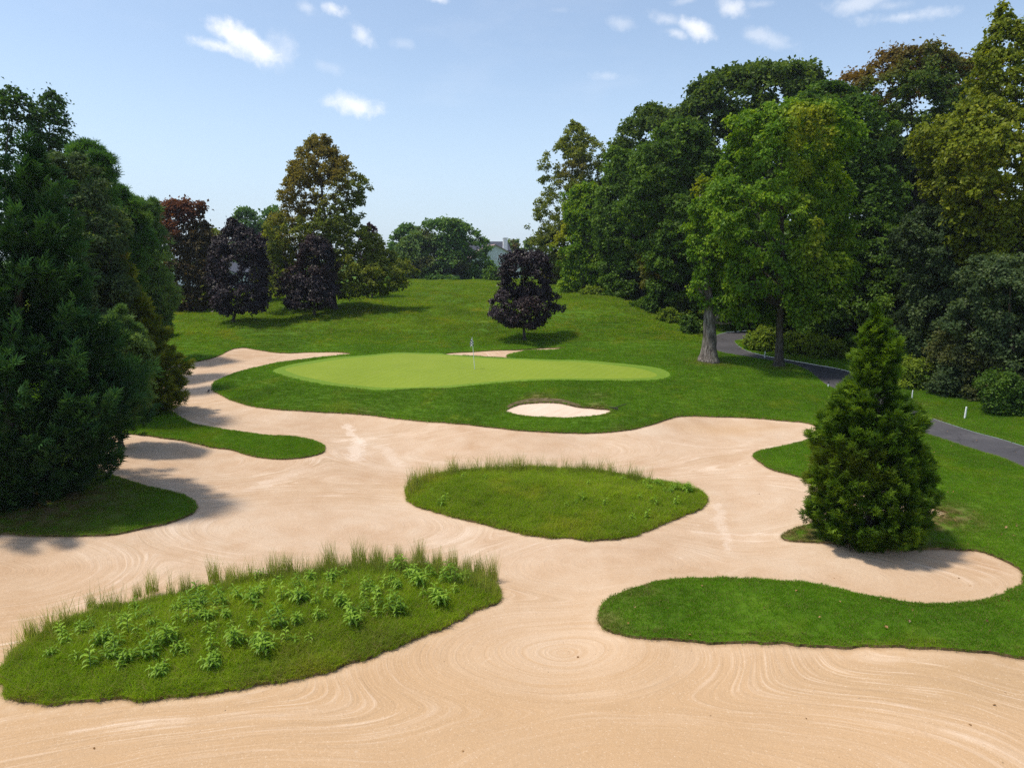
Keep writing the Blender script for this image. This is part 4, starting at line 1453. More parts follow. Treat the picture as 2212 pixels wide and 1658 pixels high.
    if el == 'needle':
        wv = np.maximum(wv, dist * .0005)
    vv, ff, K = fn(pos, ax, nrm, L, wv)
    ctint = np.clip(.5 + .24 * r.normal(size=nC) + .25 * vnoise(C_, seed + 3, .8), 0, 1)
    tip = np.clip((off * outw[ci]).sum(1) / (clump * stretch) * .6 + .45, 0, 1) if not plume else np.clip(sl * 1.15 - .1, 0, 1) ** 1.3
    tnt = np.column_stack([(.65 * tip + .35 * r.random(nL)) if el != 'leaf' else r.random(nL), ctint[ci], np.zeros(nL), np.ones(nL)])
    if patch > 0:
        pn = vnoise(pos, (patchseed or seed) + 21, 2.2 / max(R, 1) * 1.3) * .5 + .5
        if patch_top:
            pn = pn * .5 + .6 * sstep(pos[:, 2], zs[0] + (zs[-1] - zs[0]) * .5, zs[-1])
        tnt[:, 2] = np.clip(sstep(pn, 1 - patch - .15, 1 - patch + .2) * .85 + .15 * (r.random(nL) < patch * .4), 0, 1)
    tnt = np.repeat(tnt, K, 0)
    root = empty(name, (bx, by, bz), label, cat, group)
    vv = vv - np.array([bx, by, bz])
    add('crown', mesh_np('crown', vv, ff, LM[pal], smooth=False, attrs={'tint': ('FACE', tnt)}), root)
    if trunk:
        top = np.array([np.interp(zs[0] + (zs[-1] - zs[0]) * .82, zs, cx) - bx, 0, zs[0] + (zs[-1] - zs[0]) * .82 - bz])
        mid = np.array([np.interp(zs[0] + (zs[-1] - zs[0]) * .3, zs, cx) - bx, 0, zs[0] + (zs[-1] - zs[0]) * .3 - bz])
        if trunk_path is None:
            path = [(0, 0, -.25), (0, 0, .12), tuple(mid * .35 + np.array((r.normal() * .04, 0, .2))), tuple(mid), tuple(mid + (top - mid) * .5 + np.array([r.normal() * .15, r.normal() * .15, 0])), tuple(top)]
        else:
            path = trunk_path(bx, by, bz)
        # refine
        pa = np.array(path, float)
        tt_ = np.linspace(0, len(pa) - 1, 26)
        pa = np.column_stack([np.interp(tt_, np.arange(len(pa)), pa[:, i_]) for i_ in range(3)])
        f_ = np.clip((pa[:, 2]) / max(top[2], .1), 0, 1)
        ra = trunk * (1 - .86 * f_) * (1 + .55 * np.exp(-np.maximum(pa[:, 2], 0) / (.9 * trunk + .05)))
        prt = [tube(pa, ra, 12, .10, seed)]
        cidx = r.permutation(nC)[:limbs * 3]
        cidx = sorted(cidx, key=lambda i_: -np.hypot(C_[i_, 0] - bx, C_[i_, 1] - by))[:limbs]
        for i_ in cidx:
            tgt = C_[i_] - np.array([bx, by, bz])
            hz = max(mid[2] * .55, tgt[2] - np.hypot(tgt[0], tgt[1]) * .9)
            hz = min(hz, top[2] * .95)
            s0 = np.array([np.interp(hz, pa[:, 2], pa[:, 0]), np.interp(hz, pa[:, 2], pa[:, 1]), hz])
            s1 = s0 + (tgt - s0) * .5 + np.array([0, 0, -.05 * np.linalg.norm(tgt - s0)])
            r0 = float(np.interp(hz, pa[:, 2], ra)) * .5
            prt.append(tube([s0, s0 * .6 + s1 * .4, s1, s1 * .45 + tgt * .55, tgt], [r0, r0 * .8, r0 * .6, r0 * .4, r0 * .15], 6, .05, i_))
        tv, tf = join_parts(prt)
        add('trunk', mesh_np('trunk', tv, tf, bark or BARK_D, smooth=True), root)
    return root


# ---- lone purple maples on the hillside
tree('purple_maple', 'round purple leaved maple standing alone on the slope right of the flagstick', 'tree',
     [(543, 1118, 1150), (555, 1088, 1172), (580, 1078, 1181), (605, 1072, 1183), (628, 1072, 1182), (640, 1062, 1194), (660, 1057, 1202), (680, 1063, 1196), (695, 1080, 1180), (704, 1100, 1160)],
     base=(1133, 735), pal='purple', leaf=.20, clump=.40, cover=1.4, lobes=.22, gaps=.13, trunk=.13, seed=3, patch=.2, limbs=8, jag=.35, droop=.3)
tree('purple_maple', 'very dark purple maple with a bare trunk, left end of the hillside trees', 'tree',
     [(470, 494, 502), (485, 486, 520), (500, 478, 545), (530, 472, 568), (580, 466, 580), (630, 461, 586), (655, 460, 582), (668, 470, 572), (677, 490, 556)],
     base=(503, 697), pal='purple', leaf=.23, clump=.46, cover=1.4, trunk=.15, seed=5, gaps=.18, lobes=.22, jag=.35, droop=.3)
tree('purple_maple', 'dark purple maple in front of the tall autumn tree', 'tree',
     [(507, 668, 690), (525, 648, 708), (560, 636, 722), (600, 626, 731), (635, 612, 736), (652, 610, 734), (664, 630, 715)],
     base=(680, 683), pal='purple', leaf=.23, clump=.46, cover=1.4, trunk=.14, seed=8, patch=.35, gaps=.16, lobes=.22, jag=.35, droop=.3)
tree('sweetgum_tree', 'tall pointed tree turning rust and olive, tallest on the left hillside', 'tree',
     [(281, 687, 703), (294, 671, 706), (307, 660, 718), (323, 648, 726), (339, 634, 747), (361, 630, 755), (377, 627, 770), (393, 618, 802), (410, 614, 802), (429, 606, 796), (445, 624, 786), (464, 606, 800), (483, 576, 790),
      (496, 566, 804), (522, 592, 819), (538, 596, 836), (560, 600, 850), (579, 594, 886), (598, 580, 882), (611, 573, 872), (627, 590, 850), (640, 640, 822)],
     base=(722, 670), pal='gum', leaf=.25, clump=.46, cover=1.1, lobes=.13, trunk=.34, gaps=.30, patch=.05, seed=11, limbs=16, depth=.7, inner=.4, max_leaves=70000, jag=.35, bark=BARK_D, gapfreq=.8)
# ---- left background
tree('copper_beech', 'copper red topped broad tree left of the dark purple maple', 'tree',
     [(437, 372, 398), (448, 340, 436), (475, 322, 440), (510, 316, 452), (560, 318, 474), (610, 326, 488), (650, 334, 486), (678, 350, 470)],
     Y=78, pal='copper', clump=.6, cover=1.5, trunk=.3, patch=.40, patch_top=True, seed=14, gaps=.1, jag=.5)
tree('maple_tree', 'small rusty olive tree squeezed behind the dark purple maple', 'tree', [(497, 436, 470), (515, 430, 488), (560, 428, 494), (620, 434, 494), (662, 444, 488)], Y=88, pal='gum', clump=.6, cover=1.3, trunk=.15, patch=.5, seed=15, gaps=.12)
tree('plum_tree', 'dull purple tree half hidden between the two dark maples', 'tree', [(503, 566, 590), (520, 552, 620), (560, 545, 636), (600, 545, 632), (628, 556, 610)], Y=88, pal='dullpurple', clump=.6, cover=1.5, trunk=.15, seed=16)
tree('plum_tree', 'small reddish purple tree behind the right side of the autumn tree', 'tree', [(478, 796, 804), (500, 786, 816), (530, 778, 824), (570, 776, 828), (610, 780, 826)], Y=90, pal='dullpurple', clump=.5, cover=1.4, trunk=.12, seed=17, patch=.5)
for j, (pf, lb) in enumerate([([(452, 520, 538), (466, 508, 556), (500, 498, 566), (560, 495, 570), (620, 500, 566)], 'far green tree above the dark purple maple'),
                              ([(449, 578, 600), (462, 560, 608), (500, 556, 612), (560, 556, 612), (620, 560, 606)], 'far green tree just left of the autumn tree'),
                              ([(488, 446, 460), (498, 436, 470), (540, 432, 474), (600, 434, 470)], 'far small green tree peeping over the rusty olive tree')]):
    tree('distant_tree', lb, 'tree', pf, Y=150, pal='far', clump=1.1, cover=1.3, trunk=.25, seed=20 + j, group='distant trees beyond the fairway', limbs=3, lobes=.25, max_leaves=14000, jag=.4)
for j, (pf, Y, pal, lb) in enumerate([([(486, 872, 886), (496, 852, 896), (520, 842, 912), (560, 843, 918), (605, 850, 912)], 150, 'far', 'small round tree at the left end of the distant grove'),
                                      ([(503, 884, 906), (520, 862, 924), (550, 850, 932), (580, 852, 934), (612, 868, 924)], 138, 'fargrey', 'paler grey green tree in front of the distant grove'),
                                      ([(477, 960, 990), (484, 918, 1000), (500, 904, 1008), (540, 900, 1012), (580, 902, 1012), (610, 915, 1005)], 142, 'far', 'tallest broad tree of the distant grove'),
                                      ([(486, 990, 1012), (505, 975, 1036), (535, 970, 1052), (565, 972, 1060), (595, 975, 1056), (608, 985, 1045)], 145, 'far', 'right hand tree of the distant grove beside the white house'),
                                      ([(519, 1102, 1116), (530, 1088, 1126), (560, 1084, 1132), (610, 1086, 1130)], 190, 'fargrey', 'small far tree beside the chimney'),
                                      ([(514, 1140, 1152), (530, 1126, 1160), (565, 1120, 1166), (610, 1122, 1166)], 185, 'fargrey', 'far tree left of the tall autumn tree on the right')]):
    tree('distant_tree', lb, 'tree', pf, Y=Y, pal=pal, clump=1.0, cover=1.6, trunk=.28, seed=26 + j, group='distant trees beyond the fairway', limbs=4, lobes=.2, max_leaves=30000, patch=.12, jag=.4, inner=.3)
for j, (pf, Y, pal, lb) in enumerate([([(574, 1172, 1236), (584, 1162, 1250), (600, 1160, 1252), (612, 1165, 1248)], 120, 'bramble', 'light green shrub at the fairway end under the tall autumn tree'),
                                      ([(578, 1056, 1076), (590, 1046, 1084), (604, 1042, 1088), (614, 1046, 1086)], 128, 'forest', 'dark round shrub in front of the white house'),
                                      ([(596, 842, 866), (606, 838, 872), (618, 840, 870)], 122, 'far', 'low shrub at the left end of the fairway crest'),
                                      ([(596, 930, 990), (604, 925, 1000), (612, 925, 1000)], 136, 'far', 'low dark hedge under the distant grove')]):
    tree('shrub', lb, 'shrub', pf, Y=Y, pal=pal, clump=.5, cover=1.6, trunk=0, seed=40 + j, max_leaves=9000)

# ---- left conifer group
tree('leyland_cypress', 'huge near dark green conifer filling the left edge of the view', 'tree',
     [(300, 46, 60), (340, 22, 84), (400, -8, 118), (460, -40, 132), (540, -90, 160), (620, -140, 182), (700, -180, 210), (770, -220, 250), (830, -250, 292), (872, -270, 318), (905, -270, 312), (945, -265, 270), (990, -250, 232), (1030, -240, 196), (1062, -220, 150), (1085, -200, 100)],
     base=(40, 1075), pal='cedar', el='spray', leaf=.27, clump=.52, plume=2.9, cover=1.35, lobes=.15, trunk=.32, up=.42, seed=50, pack=1.4, tiers=.75, inner=.42, max_leaves=95000, patch=.06, limbs=5, depth=.72, jag=.3)
tree('arborvitae', 'tall olive green conifer behind the right skirt of the big dark conifer', 'tree',
     [(490, 238, 245), (530, 226, 260), (580, 214, 276), (640, 208, 304), (700, 206, 330), (750, 206, 354), (795, 208, 384), (825, 210, 389), (855, 212, 386), (878, 222, 376), (892, 240, 360)],
     base=(296, 888), tiers=.6, plume=2.0, pal='oldthuja', el='spray', leaf=.24, clump=.34, cover=1.3, lobes=.12, trunk=.16, up=.1, seed=52, stretch=1.3, max_leaves=42000, patch=.10, depth=.9, gaps=.0)
tree('white_pine', 'soft pale blue green pine between the dark conifer and the olive one', 'tree',
     [(664, 256, 268), (690, 236, 284), (740, 215, 300), (800, 200, 312), (850, 200, 318), (900, 210, 300)],
     Y=31, pal='bluepine', el='needle', leaf=.20, clump=.36, cover=1.1, trunk=.1, seed=53, up=.4, max_leaves=16000)
tree('river_birch', 'grey green fine leaved tree behind the top of the big dark conifer', 'tree',
     [(335, 120, 165), (360, 92, 196), (400, 80, 226), (460, 70, 252), (530, 70, 264), (600, 80, 272), (680, 90, 270), (780, 100, 250)],
     Y=36, pal='grey', clump=.42, cover=1.4, leaf=.13, trunk=.2, seed=54, lobes=.14, max_leaves=60000)
tree('poplar_tree', 'open crowned tree with airy twigs against the sky, far left', 'tree',
     [(188, 16, 30), (215, -10, 62), (260, -40, 80), (310, -60, 96), (370, -70, 100), (450, -80, 110), (560, -80, 120)],
     Y=46, pal='birch', clump=.40, cover=.75, leaf=.2, trunk=.2, seed=55, gaps=.40, inner=.5, jag=.8, limbs=16, gapfreq=.7)
tree('poplar_tree', 'open crowned tree with airy twigs, second spire from the left', 'tree',
     [(198, 104, 118), (220, 84, 138), (255, 66, 148), (300, 60, 152), (345, 62, 152), (400, 70, 140), (480, 75, 130)],
     Y=47, pal='birch', clump=.40, cover=.8, leaf=.2, trunk=.16, seed=56, gaps=.36, inner=.5, jag=.8, limbs=14, gapfreq=.7)
tree('pine_tree', 'dark tufted pine top right of the airy trees', 'tree',
     [(308, 180, 196), (325, 165, 224), (350, 160, 242), (385, 160, 246), (430, 165, 240), (500, 175, 236), (600, 180, 240)],
     Y=44, pal='pine', el='needle', leaf=.30, clump=.46, cover=1.15, trunk=.2, seed=57, lobes=.22, gaps=.12, max_leaves=20000, up=.5, jag=.4)
tree('pine_tree', 'bright tipped pine stepping down right of the dark tufted pine', 'tree',
     [(405, 258, 270), (425, 232, 276), (455, 215, 292), (490, 205, 306), (530, 200, 312), (590, 205, 308), (680, 210, 300)],
     Y=48, pal='pine', el='needle', leaf=.30, clump=.5, cover=1.15, trunk=.2, seed=58, lobes=.2, gaps=.08, max_leaves=20000, patch=.25, up=.5, jag=.4)
tree('pine_tree', 'blue green pine at the right end of the conifer group', 'tree',
     [(436, 296, 326), (460, 276, 340), (500, 266, 346), (550, 262, 350), (590, 268, 362), (630, 275, 370), (665, 285, 364), (700, 292, 352), (740, 300, 345)],
     Y=54, pal='bluepine', el='needle', leaf=.36, clump=.62, cover=1.15, trunk=.22, seed=59, lobes=.2, max_leaves=22000, up=.4, jag=.3)
for j, (pf, Y, lb) in enumerate([([(676, 330, 350), (690, 322, 362), (712, 318, 368), (730, 322, 366)], 62, 'low shrub at the foot of the blue green pine')]):
    tree('shrub', lb, 'shrub', pf, Y=Y, pal='pine', clump=.4, cover=1.5, trunk=0, seed=60 + j, max_leaves=6000)

# ---- right wood
RW = dict(group='trees of the wood on the right')
tree('tulip_tree', 'slender golden brown tree rising at the left end of the wood', 'tree',
     [(258, 1237, 1243), (275, 1226, 1258), (300, 1205, 1276), (320, 1187, 1296), (350, 1180, 1300), (385, 1172, 1300), (420, 1154, 1300), (455, 1146, 1300), (490, 1141, 1296), (530, 1146, 1290), (570, 1156, 1280), (612, 1170, 1270)],
     Y=104, pal='gum', clump=.55, leaf=.30, cover=1.1, trunk=.34, seed=70, gaps=.26, patch=.08, inner=.4, limbs=14, lobes=.16, max_leaves=40000, jag=.4, **RW)
tree('maple_tree', 'yellow green tree with a rusty streak at the left corner of the wood', 'tree',
     [(398, 1252, 1290), (425, 1226, 1316), (470, 1208, 1338), (530, 1204, 1350), (590, 1214, 1356), (640, 1235, 1356), (675, 1250, 1350)],
     Y=90, pal='maple', clump=.7, cover=1.5, trunk=.25, seed=71, patch=.2, lobes=.2, max_leaves=42000, **RW)
tree('oak_tree', 'dark green tree just right of the wood corner', 'tree',
     [(322, 1316, 1350), (345, 1298, 1400), (400, 1288, 1430), (480, 1284, 1445), (560, 1290, 1450), (640, 1300, 1450), (700, 1330, 1450)],
     Y=80, pal='forest', clump=.75, cover=1.5, trunk=.3, seed=72, lobes=.2, max_leaves=46000, **RW)
tree('oak_tree', 'lower left shoulder of the great dark oak canopy', 'tree',
     [(228, 1384, 1404), (245, 1376, 1450), (275, 1358, 1500), (310, 1342, 1530), (370, 1332, 1550), (450, 1330, 1560), (560, 1340, 1560)],
     Y=90, pal='oak', clump=.9, cover=1.5, trunk=.4, seed=73, lobes=.2, max_leaves=50000, jag=.4, **RW)
tree('oak_tree', 'great dark domed oak highest in the middle of the wood', 'tree',
     [(150, 1640, 1720), (160, 1545, 1768), (185, 1478, 1780), (215, 1446, 1786), (260, 1420, 1790), (330, 1405, 1800), (420, 1405, 1800), (540, 1420, 1790)],
     Y=84, pal='oak', clump=.95, cover=1.5, trunk=.5, seed=74, lobes=.16, max_leaves=60000, jag=.4, depth=.7, **RW)
tree('ash_tree', 'grey green mid height tree behind the thick trunk', 'tree',
     [(262, 1450, 1500), (290, 1415, 1530), (350, 1380, 1545), (430, 1360, 1555), (520, 1358, 1555), (600, 1372, 1545), (670, 1400, 1530), (715, 1430, 1515)],
     Y=70, pal='forest', clump=.7, cover=1.5, trunk=.35, seed=75, lobes=.22, max_leaves=55000, patch=.1, **RW)
tree('maple_tree', 'tree with thick furrowed grey trunk and drooping bright leaves at the wood edge', 'tree',
     [(440, 1490, 1545), (480, 1474, 1575), (530, 1482, 1600), (580, 1494, 1632), (630, 1500, 1636), (665, 1520, 1630), (700, 1545, 1612)],
     base=(1530, 780), pal='maple', leaf=.24, clump=.55, cover=1.2, trunk=.56, seed=76, lobes=.25, bark=BARK_G, droop=.8, gaps=.25, limbs=5, max_leaves=20000,
     trunk_path=lambda x, y, z: [(0, 0, -.3), (0.02, 0, .3), (0, 0, 2.0), (-.1, 0, 4.0), (-.35, 0.3, 6.0), (-.65, .8, 9.0), (-.9, 1.0, 12.0)], **RW)
tree('maple_tree', 'bright yellow green maple with a slim dark trunk beside the path', 'tree',
     [(240, 1690, 1770), (252, 1610, 1800), (275, 1568, 1830), (310, 1540, 1845), (350, 1512, 1850), (420, 1506, 1850), (500, 1516, 1850), (560, 1530, 1850), (610, 1550, 1840), (660, 1580, 1820), (690, 1600, 1790)],
     base=(1682, 790), pal='maple', leaf=.25, clump=.62, cover=1.35, trunk=.30, seed=77, lobes=.27, max_leaves=75000, droop=.4, patch=.10, limbs=12, gaps=.17, depth=.75, **RW)
tree('ash_tree', 'softer mid green tree top above and right of the bright maple', 'tree',
     [(186, 1766, 1800), (205, 1716, 1836), (240, 1690, 1870), (300, 1690, 1900), (380, 1700, 1925), (470, 1715, 1940), (580, 1730, 1950), (700, 1760, 1940)],
     Y=64, pal='forest', leaf=.26, clump=.65, cover=1.5, trunk=.35, seed=78, lobes=.18, max_leaves=60000, **RW)
tree('oak_tree', 'open topped dark oak with rusty leaves, second highest on the right', 'tree',
     [(112, 1925, 1960), (125, 1905, 2060), (150, 1880, 2092), (185, 1826, 2106), (240, 1810, 2120), (310, 1820, 2140), (400, 1840, 2150), (500, 1850, 2150), (600, 1860, 2150)],
     Y=70, pal='oak', leaf=.30, clump=.75, cover=1.3, trunk=.4, seed=79, lobes=.22, gaps=.12, patch=.30, patch_top=True, max_leaves=75000, jag=.6, patchseed=5, **RW)
tree('oak_tree', 'dark shaded tree in the hollow right of the path bend', 'tree',
     [(480, 1800, 1880), (520, 1750, 1950), (590, 1720, 1985), (660, 1710, 2000), (730, 1725, 2000), (772, 1760, 1990)],
     Y=60, pal='forest', clump=.7, cover=1.5, trunk=.35, seed=80, lobes=.2, max_leaves=50000, **RW)
tree('honey_locust', 'tall olive yellow tree reaching the top right corner', 'tree',
     [(8, 2160, 2172), (40, 2152, 2190), (90, 2136, 2225), (150, 2116, 2260), (215, 2098, 2300), (262, 2060, 2330), (300, 2008, 2350), (345, 1998, 2370), (400, 2014, 2390), (470, 2040, 2400), (560, 2052, 2410), (660, 2070, 2410), (770, 2100, 2400)],
     Y=46, pal='olive', leaf=.17, clump=.5, cover=1.45, trunk=.35, seed=81, lobes=.2, max_leaves=100000, droop=.5, patch=.12, jag=.5, depth=.8, **RW)
tree('russian_olive', 'grey green leafy tree low on the right, left of the olive yellow one', 'tree',
     [(440, 2000, 2050), (465, 1968, 2100), (530, 1950, 2140), (620, 1952, 2170), (710, 1962, 2180), (790, 1975, 2170), (845, 2000, 2150)],
     Y=48, pal='grey', leaf=.20, clump=.55, cover=1.5, trunk=.25, seed=82, lobes=.22, max_leaves=60000, **RW)
tree('russian_olive', 'grey green bushy tree at the right edge above the white stake', 'tree',
     [(560, 2120, 2230), (620, 2076, 2290), (700, 2048, 2320), (780, 2040, 2340), (840, 2056, 2330), (880, 2080, 2320)],
     Y=40, pal='grey', leaf=.17, clump=.45, cover=1.5, trunk=.2, seed=83, lobes=.25, max_leaves=60000, patch=.25, **RW)

SH = [([(706, 1645, 1668), (722, 1628, 1686), (745, 1622, 1694), (766, 1628, 1690)], 57, 'bramble', 'rounded light green shrub left of the slim dark trunk'),
      ([(722, 1700, 1730), (740, 1690, 1750), (762, 1690, 1756), (778, 1696, 1750)], 55.5, 'bramble', 'bramble shrub directly right of the slim dark trunk'),
      ([(728, 1750, 1790), (745, 1738, 1820), (768, 1740, 1824), (788, 1750, 1818)], 54, 'bramble', 'wide bramble shrub beyond the path'),
      ([(778, 1968, 2000), (800, 1952, 2022), (830, 1948, 2036), (858, 1958, 2030)], 43, 'bramble', 'leafy shrub right of the pointed conifer tip, beside the path'),
      ([(776, 2040, 2080), (800, 2020, 2104), (835, 2014, 2116), (868, 2024, 2110)], 41, 'grey', 'grey green shrub behind the white stake'),
      ([(810, 2130, 2180), (840, 2112, 2220), (875, 2110, 2240), (905, 2120, 2240)], 36.5, 'forest', 'dark shrub at the right edge of the view'),
      ([(620, 1262, 1290), (640, 1246, 1306), (665, 1244, 1316), (686, 1256, 1314)], 84, 'bramble', 'leftmost shrub at the foot of the wood'),
      ([(640, 1310, 1340), (660, 1296, 1364), (685, 1294, 1370), (703, 1304, 1364)], 77, 'forest', 'second shrub from the left at the foot of the wood'),
      ([(655, 1364, 1400), (675, 1350, 1425), (697, 1350, 1430), (713, 1360, 1424)], 71, 'forest', 'middle shrub at the foot of the wood, below the dark oak'),
      ([(668, 1420, 1455), (688, 1408, 1480), (708, 1408, 1486), (724, 1418, 1480)], 66, 'bramble', 'fourth shrub along the foot of the wood'),
      ([(684, 1478, 1500), (702, 1466, 1516), (722, 1468, 1520), (736, 1476, 1514)], 62, 'forest', 'shrub next to the thick grey trunk')]
for j, (pf, Y, pal, lb) in enumerate(SH):
    tree('shrub', lb, 'shrub', pf, Y=Y, pal=pal, leaf=max(.11, Y * .0032), clump=.36, cover=1.6, trunk=0, seed=90 + j, lobes=.25, max_leaves=12000, group='shrubs along the wood edge', jag=.6)

# dense shaded understory deep in the wood: one mass
uv, uf, ut, nv = [], [], [], 0
for (u0, u1, v0, v1, Y0, Y1, n) in ((1330, 1560, 440, 690, 82, 96, 16000), (1560, 1990, 480, 735, 66, 84, 30000), (1960, 2420, 470, 800, 52, 66, 26000), (2100, 2500, 640, 850, 42, 52, 12000), (1250, 1380, 480, 660, 96, 106, 7000), (1890, 2150, 300, 520, 74, 84, 12000)):
    Y = Y0 + rng.random(n) * (Y1 - Y0)
    u = u0 + rng.random(n) * (u1 - u0)
    v = v0 + rng.random(n) * (v1 - v0)
    pp = np.array([at_depth(a, b, c) for a, b, c in zip(u, v, Y)])
    pp = pp[pp[:, 2] > height(pp[:, 0], pp[:, 1]) + .1]
    m_ = len(pp)
    nr = unit(rng.normal(size=(m_, 3)) + np.array([0, -.3, .4]))
    ax = unit(np.cross(nr, rng.normal(size=(m_, 3))))
    L = (.45 + .4 * rng.random(m_)) * np.interp(pp[:, 1], [40, 100], [.7, 1.2])
    a_, b_, _ = el_leaf(pp, ax, nr, L, L * .4)
    uv.append(a_); uf.append(b_ + nv); nv += len(a_)
    ut.append(np.column_stack([rng.random(m_) * .6, np.full(m_, .3), np.zeros(m_), np.ones(m_)]))
o = add('undergrowth', mesh_np('undergrowth', np.concatenate(uv), np.concatenate(uf), LM['forest'], smooth=False, attrs={'tint': ('FACE', np.concatenate(ut))}))
tag(o, 'dense shaded undergrowth inside the wood', None, None, 'stuff')

# ---- the near arborvitae on the right
tree('arborvitae', 'free standing pointed bright green conifer at the sand edge on the right', 'tree',
     [(650, 1892, 1897), (680, 1885, 1908), (715, 1870, 1926), (745, 1854, 1942), (785, 1842, 1946), (820, 1832, 1944), (845, 1812, 1955), (880, 1790, 1985), (915, 1776, 1998), (950, 1768, 1992), (990, 1756, 2012), (1030, 1748, 2026), (1070, 1738, 2022),
      (1105, 1732, 2016), (1130, 1745, 2000), (1150, 1765, 1975), (1168, 1790, 1940)],
     base=(1880, 1160), pal='thuja', el='spray', leaf=.145, clump=.27, plume=1.7, cover=1.3, lobes=.13, trunk=.13, up=.40, seed=84, pack=.95, tiers=.8, max_leaves=95000, patch=.04, gaps=0, limbs=4, depth=.9, jag=.3, inner=.38)

# ------------------------------------------------------------------ small things
def mat_plain(n, c, r=.5, s_=.4):
    return m_simple(n, c, r, s_)


M_WHITE = mat_plain('white_paint', (.80, .80, .78))
M_BLACK = mat_plain('black_cloth', (.02, .02, .025), .8)
M_FLAGW = mat_plain('white_cloth', (.80, .80, .80), .8)
M_HOLE = mat_plain('cup_dark', (.01, .01, .01), .9)


def box_np(x0, x1, y0, y1, z0, z1):
    v_ = np.array([(x0, y0, z0), (x1, y0, z0), (x1, y1, z0), (x0, y1, z0), (x0, y0, z1), (x1, y0, z1), (x1, y1, z1), (x0, y1, z1)], float)
    f_ = np.array([(0, 3, 2, 1), (4, 5, 6, 7), (0, 1, 5, 4), (1, 2, 6, 5), (2, 3, 7, 6), (3, 0, 4, 7)])
    return v_, f_


# flagstick
x, y = hit(1025.4, 797)
z0 = float(height(x, y)[0])
fs = empty('flagstick', (x, y, z0), 'white flagstick with a limp black and white checked flag standing in the green', 'flagstick')
fs.rotation_euler = (0, math.radians(-4.2), 0)
tv, tf = tube([(0, 0, -.1), (0, 0, .6), (0, 0, 1.4), (0, 0, 2.16)], [.022, .021, .020, .016], 8)
add('pole', mesh_np('pole', tv, tf, M_WHITE), fs)
tv, tf = tube([(0, 0, 2.15), (0, 0, 2.19), (0, 0, 2.22)], [.018, .018, .002], 8)
add('finial', mesh_np('finial', tv, tf, M_WHITE), fs)
# limp flag: a cloth gathered against the pole, checks follow the weave
nu, nvv = 18, 16
fv, ff_, fm = [], [], []
for a in range(nvv + 1):
    for b in range(nu + 1):
        s_ = b / nu
        tt_ = a / nvv
        droop_ = .30 * s_ * (1 - .2 * tt_)
        wd = .035 + .105 * s_ ** .8 * (.6 + .6 * tt_)
        an = s_ * 9.0
        fv.append((-.02 + (-.03 + .115 * math.cos(an * 1.0)) * (.4 + s_) * .9, .075 * math.sin(an) * (.4 + s_) + .012, 2.12 - .36 * tt_ - droop_ * .85))
for a in range(nvv):
    for b in range(nu):
        k = a * (nu + 1) + b
        ff_.append((k, k + 1, k + nu + 2, k + nu + 1))
        fm.append((a // 4 + b // 5) % 2)
add('flag', mesh_np('flag', np.array(fv), np.array(ff_), [M_FLAGW, M_BLACK], fm, smooth=True), fs)
ang = np.linspace(0, 2 * math.pi, 25)[:-1]
cv = np.column_stack([.054 * np.cos(ang), .054 * np.sin(ang), np.full(24, .006)])
cup = bpy.data.meshes.new('cup')
cup.from_pydata([tuple(q) for q in cv], [], [tuple(range(24))])
cup.materials.append(M_HOLE)
add('cup', cup, fs)

# boundary stakes: squared tapered posts with a chamfered top
def stake(u, v, h, w, label, lean=0.0):
    x_, y_ = hit(u, v)
    z_ = float(height(x_, y_)[0])
    vv_ = []
    for (zz_, s_) in ((-.1, 1), (h - .04, .95), (h, .5)):
        for a_, b_ in ((-1, -1), (1, -1), (1, 1), (-1, 1)):
            vv_.append((a_ * w * s_, b_ * w * s_, zz_))
    f_ = []
    for l_ in range(2):
        for q_ in range(4):
            f_.append((l_ * 4 + q_, l_ * 4 + (q_ + 1) % 4, l_ * 4 + 4 + (q_ + 1) % 4, l_ * 4 + 4 + q_))
    f_.append((8, 9, 10, 11))
    o_ = add('boundary_stake', mesh_np('boundary_stake', np.array(vv_), np.array(f_), M_WHITE, smooth=False), loc=(x_, y_, z_))
    o_.rotation_euler = (0, lean, .3)
    return tag(o_, label, 'stake', 'white boundary stakes')


stake(2084, 903, .62, .030, 'white stake in the grass between the path and the bushes', .05)
stake(1682 - 0, 786, .01, .001, '') if False else None
stake(1970, 860, .50, .022, 'white stake against the shrub just right of the pointed conifer', 0)
stake(1652, 772, .50, .025, 'white stake beside the path in front of the rounded shrub', 0)

# rakes lying at the bunker edges
M_RAKE = mat_plain('dark_wood', (.045, .035, .03), .7)


def rake(u, v, yaw, length, label):
    x_, y_ = hit(u, v)
    z_ = float(height(x_, y_)[0])
    e = empty('bunker_rake', (x_, y_, z_ + .06), label, 'rake')
    e.rotation_euler = (0, math.radians(-4), yaw)
    tv_, tf_ = tube([(0, 0, 0), (length * .5, 0, .0), (length, 0, .0)], [.02, .018, .018], 8)
    add('handle', mesh_np('handle', tv_, tf_, M_RAKE), e)
    prt = [box_np(-.04, 0.0, -.3, .3, -.03, .03)]
    for k_ in range(9):
        yy_ = -.28 + k_ * .07
        prt.append(box_np(-.03, -.01, yy_ - .008, yy_ + .008, -.09, -.031))
    a_, b_ = join_parts(prt)
    add('rake_head', mesh_np('rake_head', a_, b_, M_RAKE, smooth=False), e)


rake(1326, 883, .75, 1.1, 'dark rake lying in the grass right of the small bunker')
rake(451, 845, .25, .75, 'dark rake on the sand at the left tip of the green complex')
